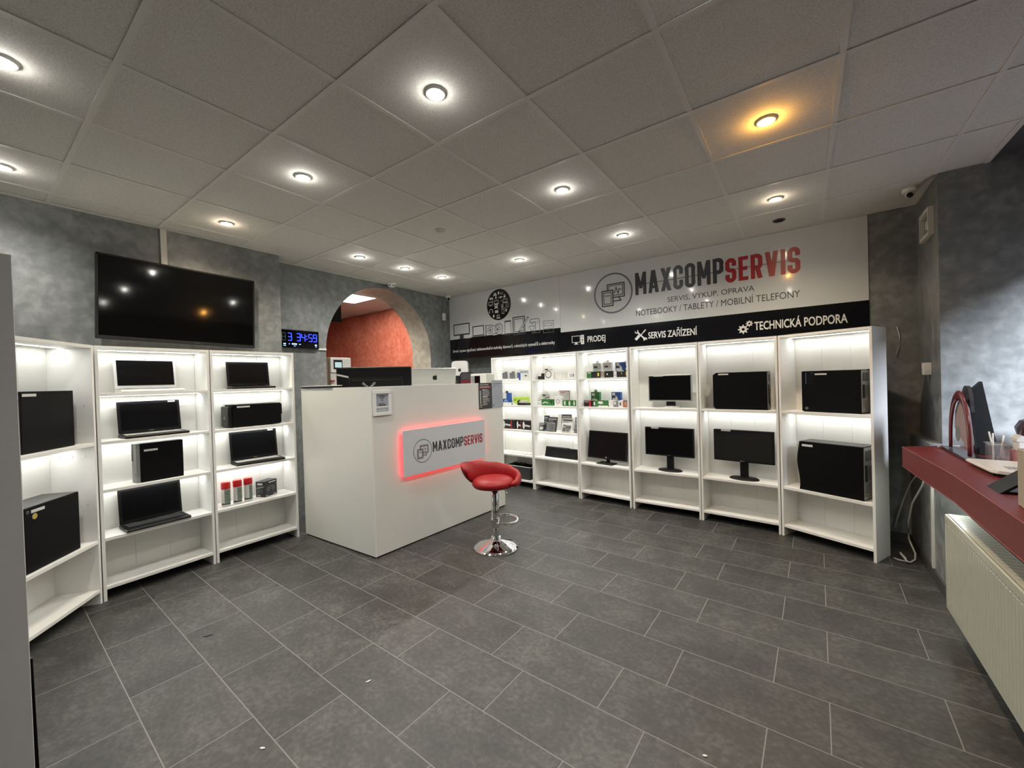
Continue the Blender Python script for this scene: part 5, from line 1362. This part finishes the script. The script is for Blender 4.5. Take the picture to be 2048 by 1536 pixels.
t = thing('leaning_panel', 'black panel standing upright behind dark red arch stand on the sill', 'panel', (2.512, 3.26, SZ + .0005), 0)
pl = [(-.010, .05), (.068, .05), (.011, .447), (-.027, .40), (-.038, .419), (-.046, .392)]
MB().prism(pl, -.03, .03, 'y').build('panel_face', M['black'], t)
MB().box(-.012, .075, -.04, .05, 0, .05, .004).build('foot', M['black'], t)
t = thing('glass_jar', 'square clear glass jar holding pens on the red sill', 'jar', (2.515, 2.985, SZ + .0005), 0)
MB().box(-.036, .036, -.045, .045, 0, .105, .006).build('glass_body', M['glasspl'], t)
MB().tube([(-.04, -.045, .105), (.04, -.045, .105), (.04, .045, .105), (-.04, .045, .105)], .004, 6, True).build('rim', M['glasspl'], t)
MB().cyl((.0, .02, .008), (-.03, .0, .17), .004, 8).cyl((.01, .0, .008), (.02, -.02, .155), .004, 8).cyl((-.02, -.02, .008), (-.01, .02, .16), .004, 8).build('pens', M['offwhite'], t)
t = thing('gift_box', 'pink open box beside glass jar on the red sill', 'box', (2.645, 2.93, SZ + .0005), 0)
MB().prism([(-.075, -.09), (.085, -.09), (.085, .09), (-.075, .09)], 0, .075, 'z').build('box_body', M['pink'], t)
MB().prism([(.03, .075), (.105, .02), (.11, .028), (.05, .115)], -.09, .09, 'y').build('open_flap', M['darkred'], t)
t = thing('white_carton', 'small white tub standing on pink box by the glass jar', 'tub', (2.612, 2.935, SZ + .0765), 0)
MB().box(-.045, .045, -.04, .04, 0, .055, .004).build('tub_body', M['white'], t)
MB().prism([(-.05, .055), (.05, .055), (.055, .068), (.02, .078), (.0, .068), (-.03, .088), (-.05, .07)], -.042, .042, 'y').build('ruffled_lid', M['whitecard'], t)
t = thing('gift_bag', 'dark maroon crumpled gift bag at the back of the red sill', 'bag', (2.84, 3.25, SZ + .0005), 0)
rows = []
for z_, sx_, sy_ in [(0, .11, .22), (.06, .12, .24), (.12, .11, .22), (.17, .085, .17), (.21, .05, .11), (.225, .02, .05)]:
    rows.append([(sx_ * math.cos(a) * (1 + .12 * math.sin(3 * a + z_ * 30)) - z_ * .5, sy_ * math.sin(a) * (1 + .1 * math.sin(5 * a + z_ * 40)), z_) for a in [2 * PI * k / 24 for k in range(24)]])
MB().grid(rows, True, False).build('bag_body', mat('maroon_foil', (0.075, 0.012, 0.018, 1), .3, bump=.2, scale=18), t)
q = MB()
for k in range(5): q.tube([(-.10 + .01 * k, .02 * k, .215), (-.08 + .02 * k, .04 - .03 * k, .262 + .006 * (k % 2)), (-.05 + .012 * k, .05 - .02 * k, .222)], .006, 6)
q.build('ribbon_bow', M['silver'], t)
t = thing('white_tablet', 'white flat device lying on a dark base on the red sill', 'tablet', (0, 0, SZ + .0005))
pl = [(2.366, 2.862), (2.378, 2.545), (2.392, 2.515), (2.430, 2.495), (2.57, 2.55), (2.57, 2.845)]
MB().prism([(2.385, 2.83), (2.392, 2.56), (2.44, 2.52), (2.55, 2.57), (2.55, 2.82)], 0, .018, 'z').build('base', M['black'], t)
MB().prism(pl, .018, .026, 'z').build('body', M['white'], t)
MB().prism([(x + (.006 if x < 2.45 else -.006), y_) for x, y_ in pl], .0262, .032, 'z').build('cover', M['white'], t)
q = MB()
for k in range(5): q.box(2.45 + .014 * k, 2.458 + .014 * k, 2.58, 2.66, .0321, .0326)
q.build('logo', M['grey'], t)
t = thing('phone_stand', 'black slanted stand on the red sill at the right edge', 'stand', (2.365, 2.23, SZ + .0005), 0)
MB().prism([(-.062, .0), (-.05, .0), (.10, .125), (.09, .135)], -.085, .06, 'y').build('back_plate', M['black'], t)
MB().box(-.04, .10, -.07, .05, 0, .008, .002).build('foot', M['black'], t)
MB().prism([(.03, .008), (.045, .008), (.06, .09), (.05, .085)], -.04, .02, 'y').build('strut', M['dgrey'], t)
tag(MB().box(0, .30, -.22, 0, 0, .22, .003).build('cardboard_box', M['beige'], None, (2.305, 1.972, SZ + .0005), -.06), 'beige cardboard box at the right edge of the photo on the red sill', 'box')
o = MB().tube([(2.37, 3.45, SZ + .006), (2.40, 3.47, SZ + .008), (2.44, 3.46, SZ + .014), (2.47, 3.44, SZ + .02)], .004).build('loose_cable', M['cable'])
tag(o, 'short white cable beside dark red arch stand on the sill', 'cable')

tag(MB().box(2.336, 2.3495, 3.46, 3.486, .08, .765).build('wall_conduit', M['offwhite']), 'pale vertical cable trunk on the wall below the red sill', 'conduit')
o = MB().tube([(2.325, 3.50, .768), (2.325, 3.70, .70), (2.31, 3.95, .55), (2.28, 4.05, .38), (2.25, 4.10, .22), (2.24, 4.14, .13)], .005).build('power_cable', M['cable'])
tag(o, 'thin white cable slanting down from the sill corner to the wall', 'cable')
o = MB().tube([(2.322, 3.46, .768), (2.32, 3.60, .62), (2.30, 3.84, .42), (2.285, 3.90, .26), (2.29, 3.92, .12), (2.315, 3.86, .03), (2.30, 3.78, .008), (2.26, 3.70, .008), (2.235, 3.66, .03), (2.215, 3.70, .06), (2.22, 3.78, .045), (2.25, 3.79, .01), (2.24, 3.71, .008), (2.20, 3.72, .008), (2.18, 3.74, .008)], .006).build('power_cable', M['cable'])
tag(o, 'thick white cable hanging from the sill and coiled on the floor tiles', 'cable')
o = MB().tube([(2.285, 4.192, 1.80), (2.30, 4.188, 1.72), (2.29, 4.188, 1.62), (2.275, 4.188, 1.56)], .003).build('thin_wire', M['offwhite'])
tag(o, 'thin wire on the grey wall just right of the last bookcase top', 'cable')

# scraps on the floor tiles
def scrap(m, x, y, rot, l, label):
    tag(MB().prism([(-l / 2, -.003), (-l * .1, -.006), (l / 2, .0), (l * .2, .005), (-l * .3, .003)], .0006, .003, 'z').build('floor_scrap', M[m], None, (x, y, 0), rot), label, 'scrap')
scrap('black', -1.23, .422, .95, .05, 'small black sliver lying on the floor tiles in front of the left bookcases')
scrap('label', -.112, .73, 1.1, .03, 'tiny white scrap on the floor tiles near the photo centre')
scrap('label', -.154, .27, .4, .025, 'tiny white scrap on the floor tiles in the lower left foreground')
scrap('label', 1.309, 1.212, .2, .02, 'tiny white scrap on the floor tiles in the lower right foreground')
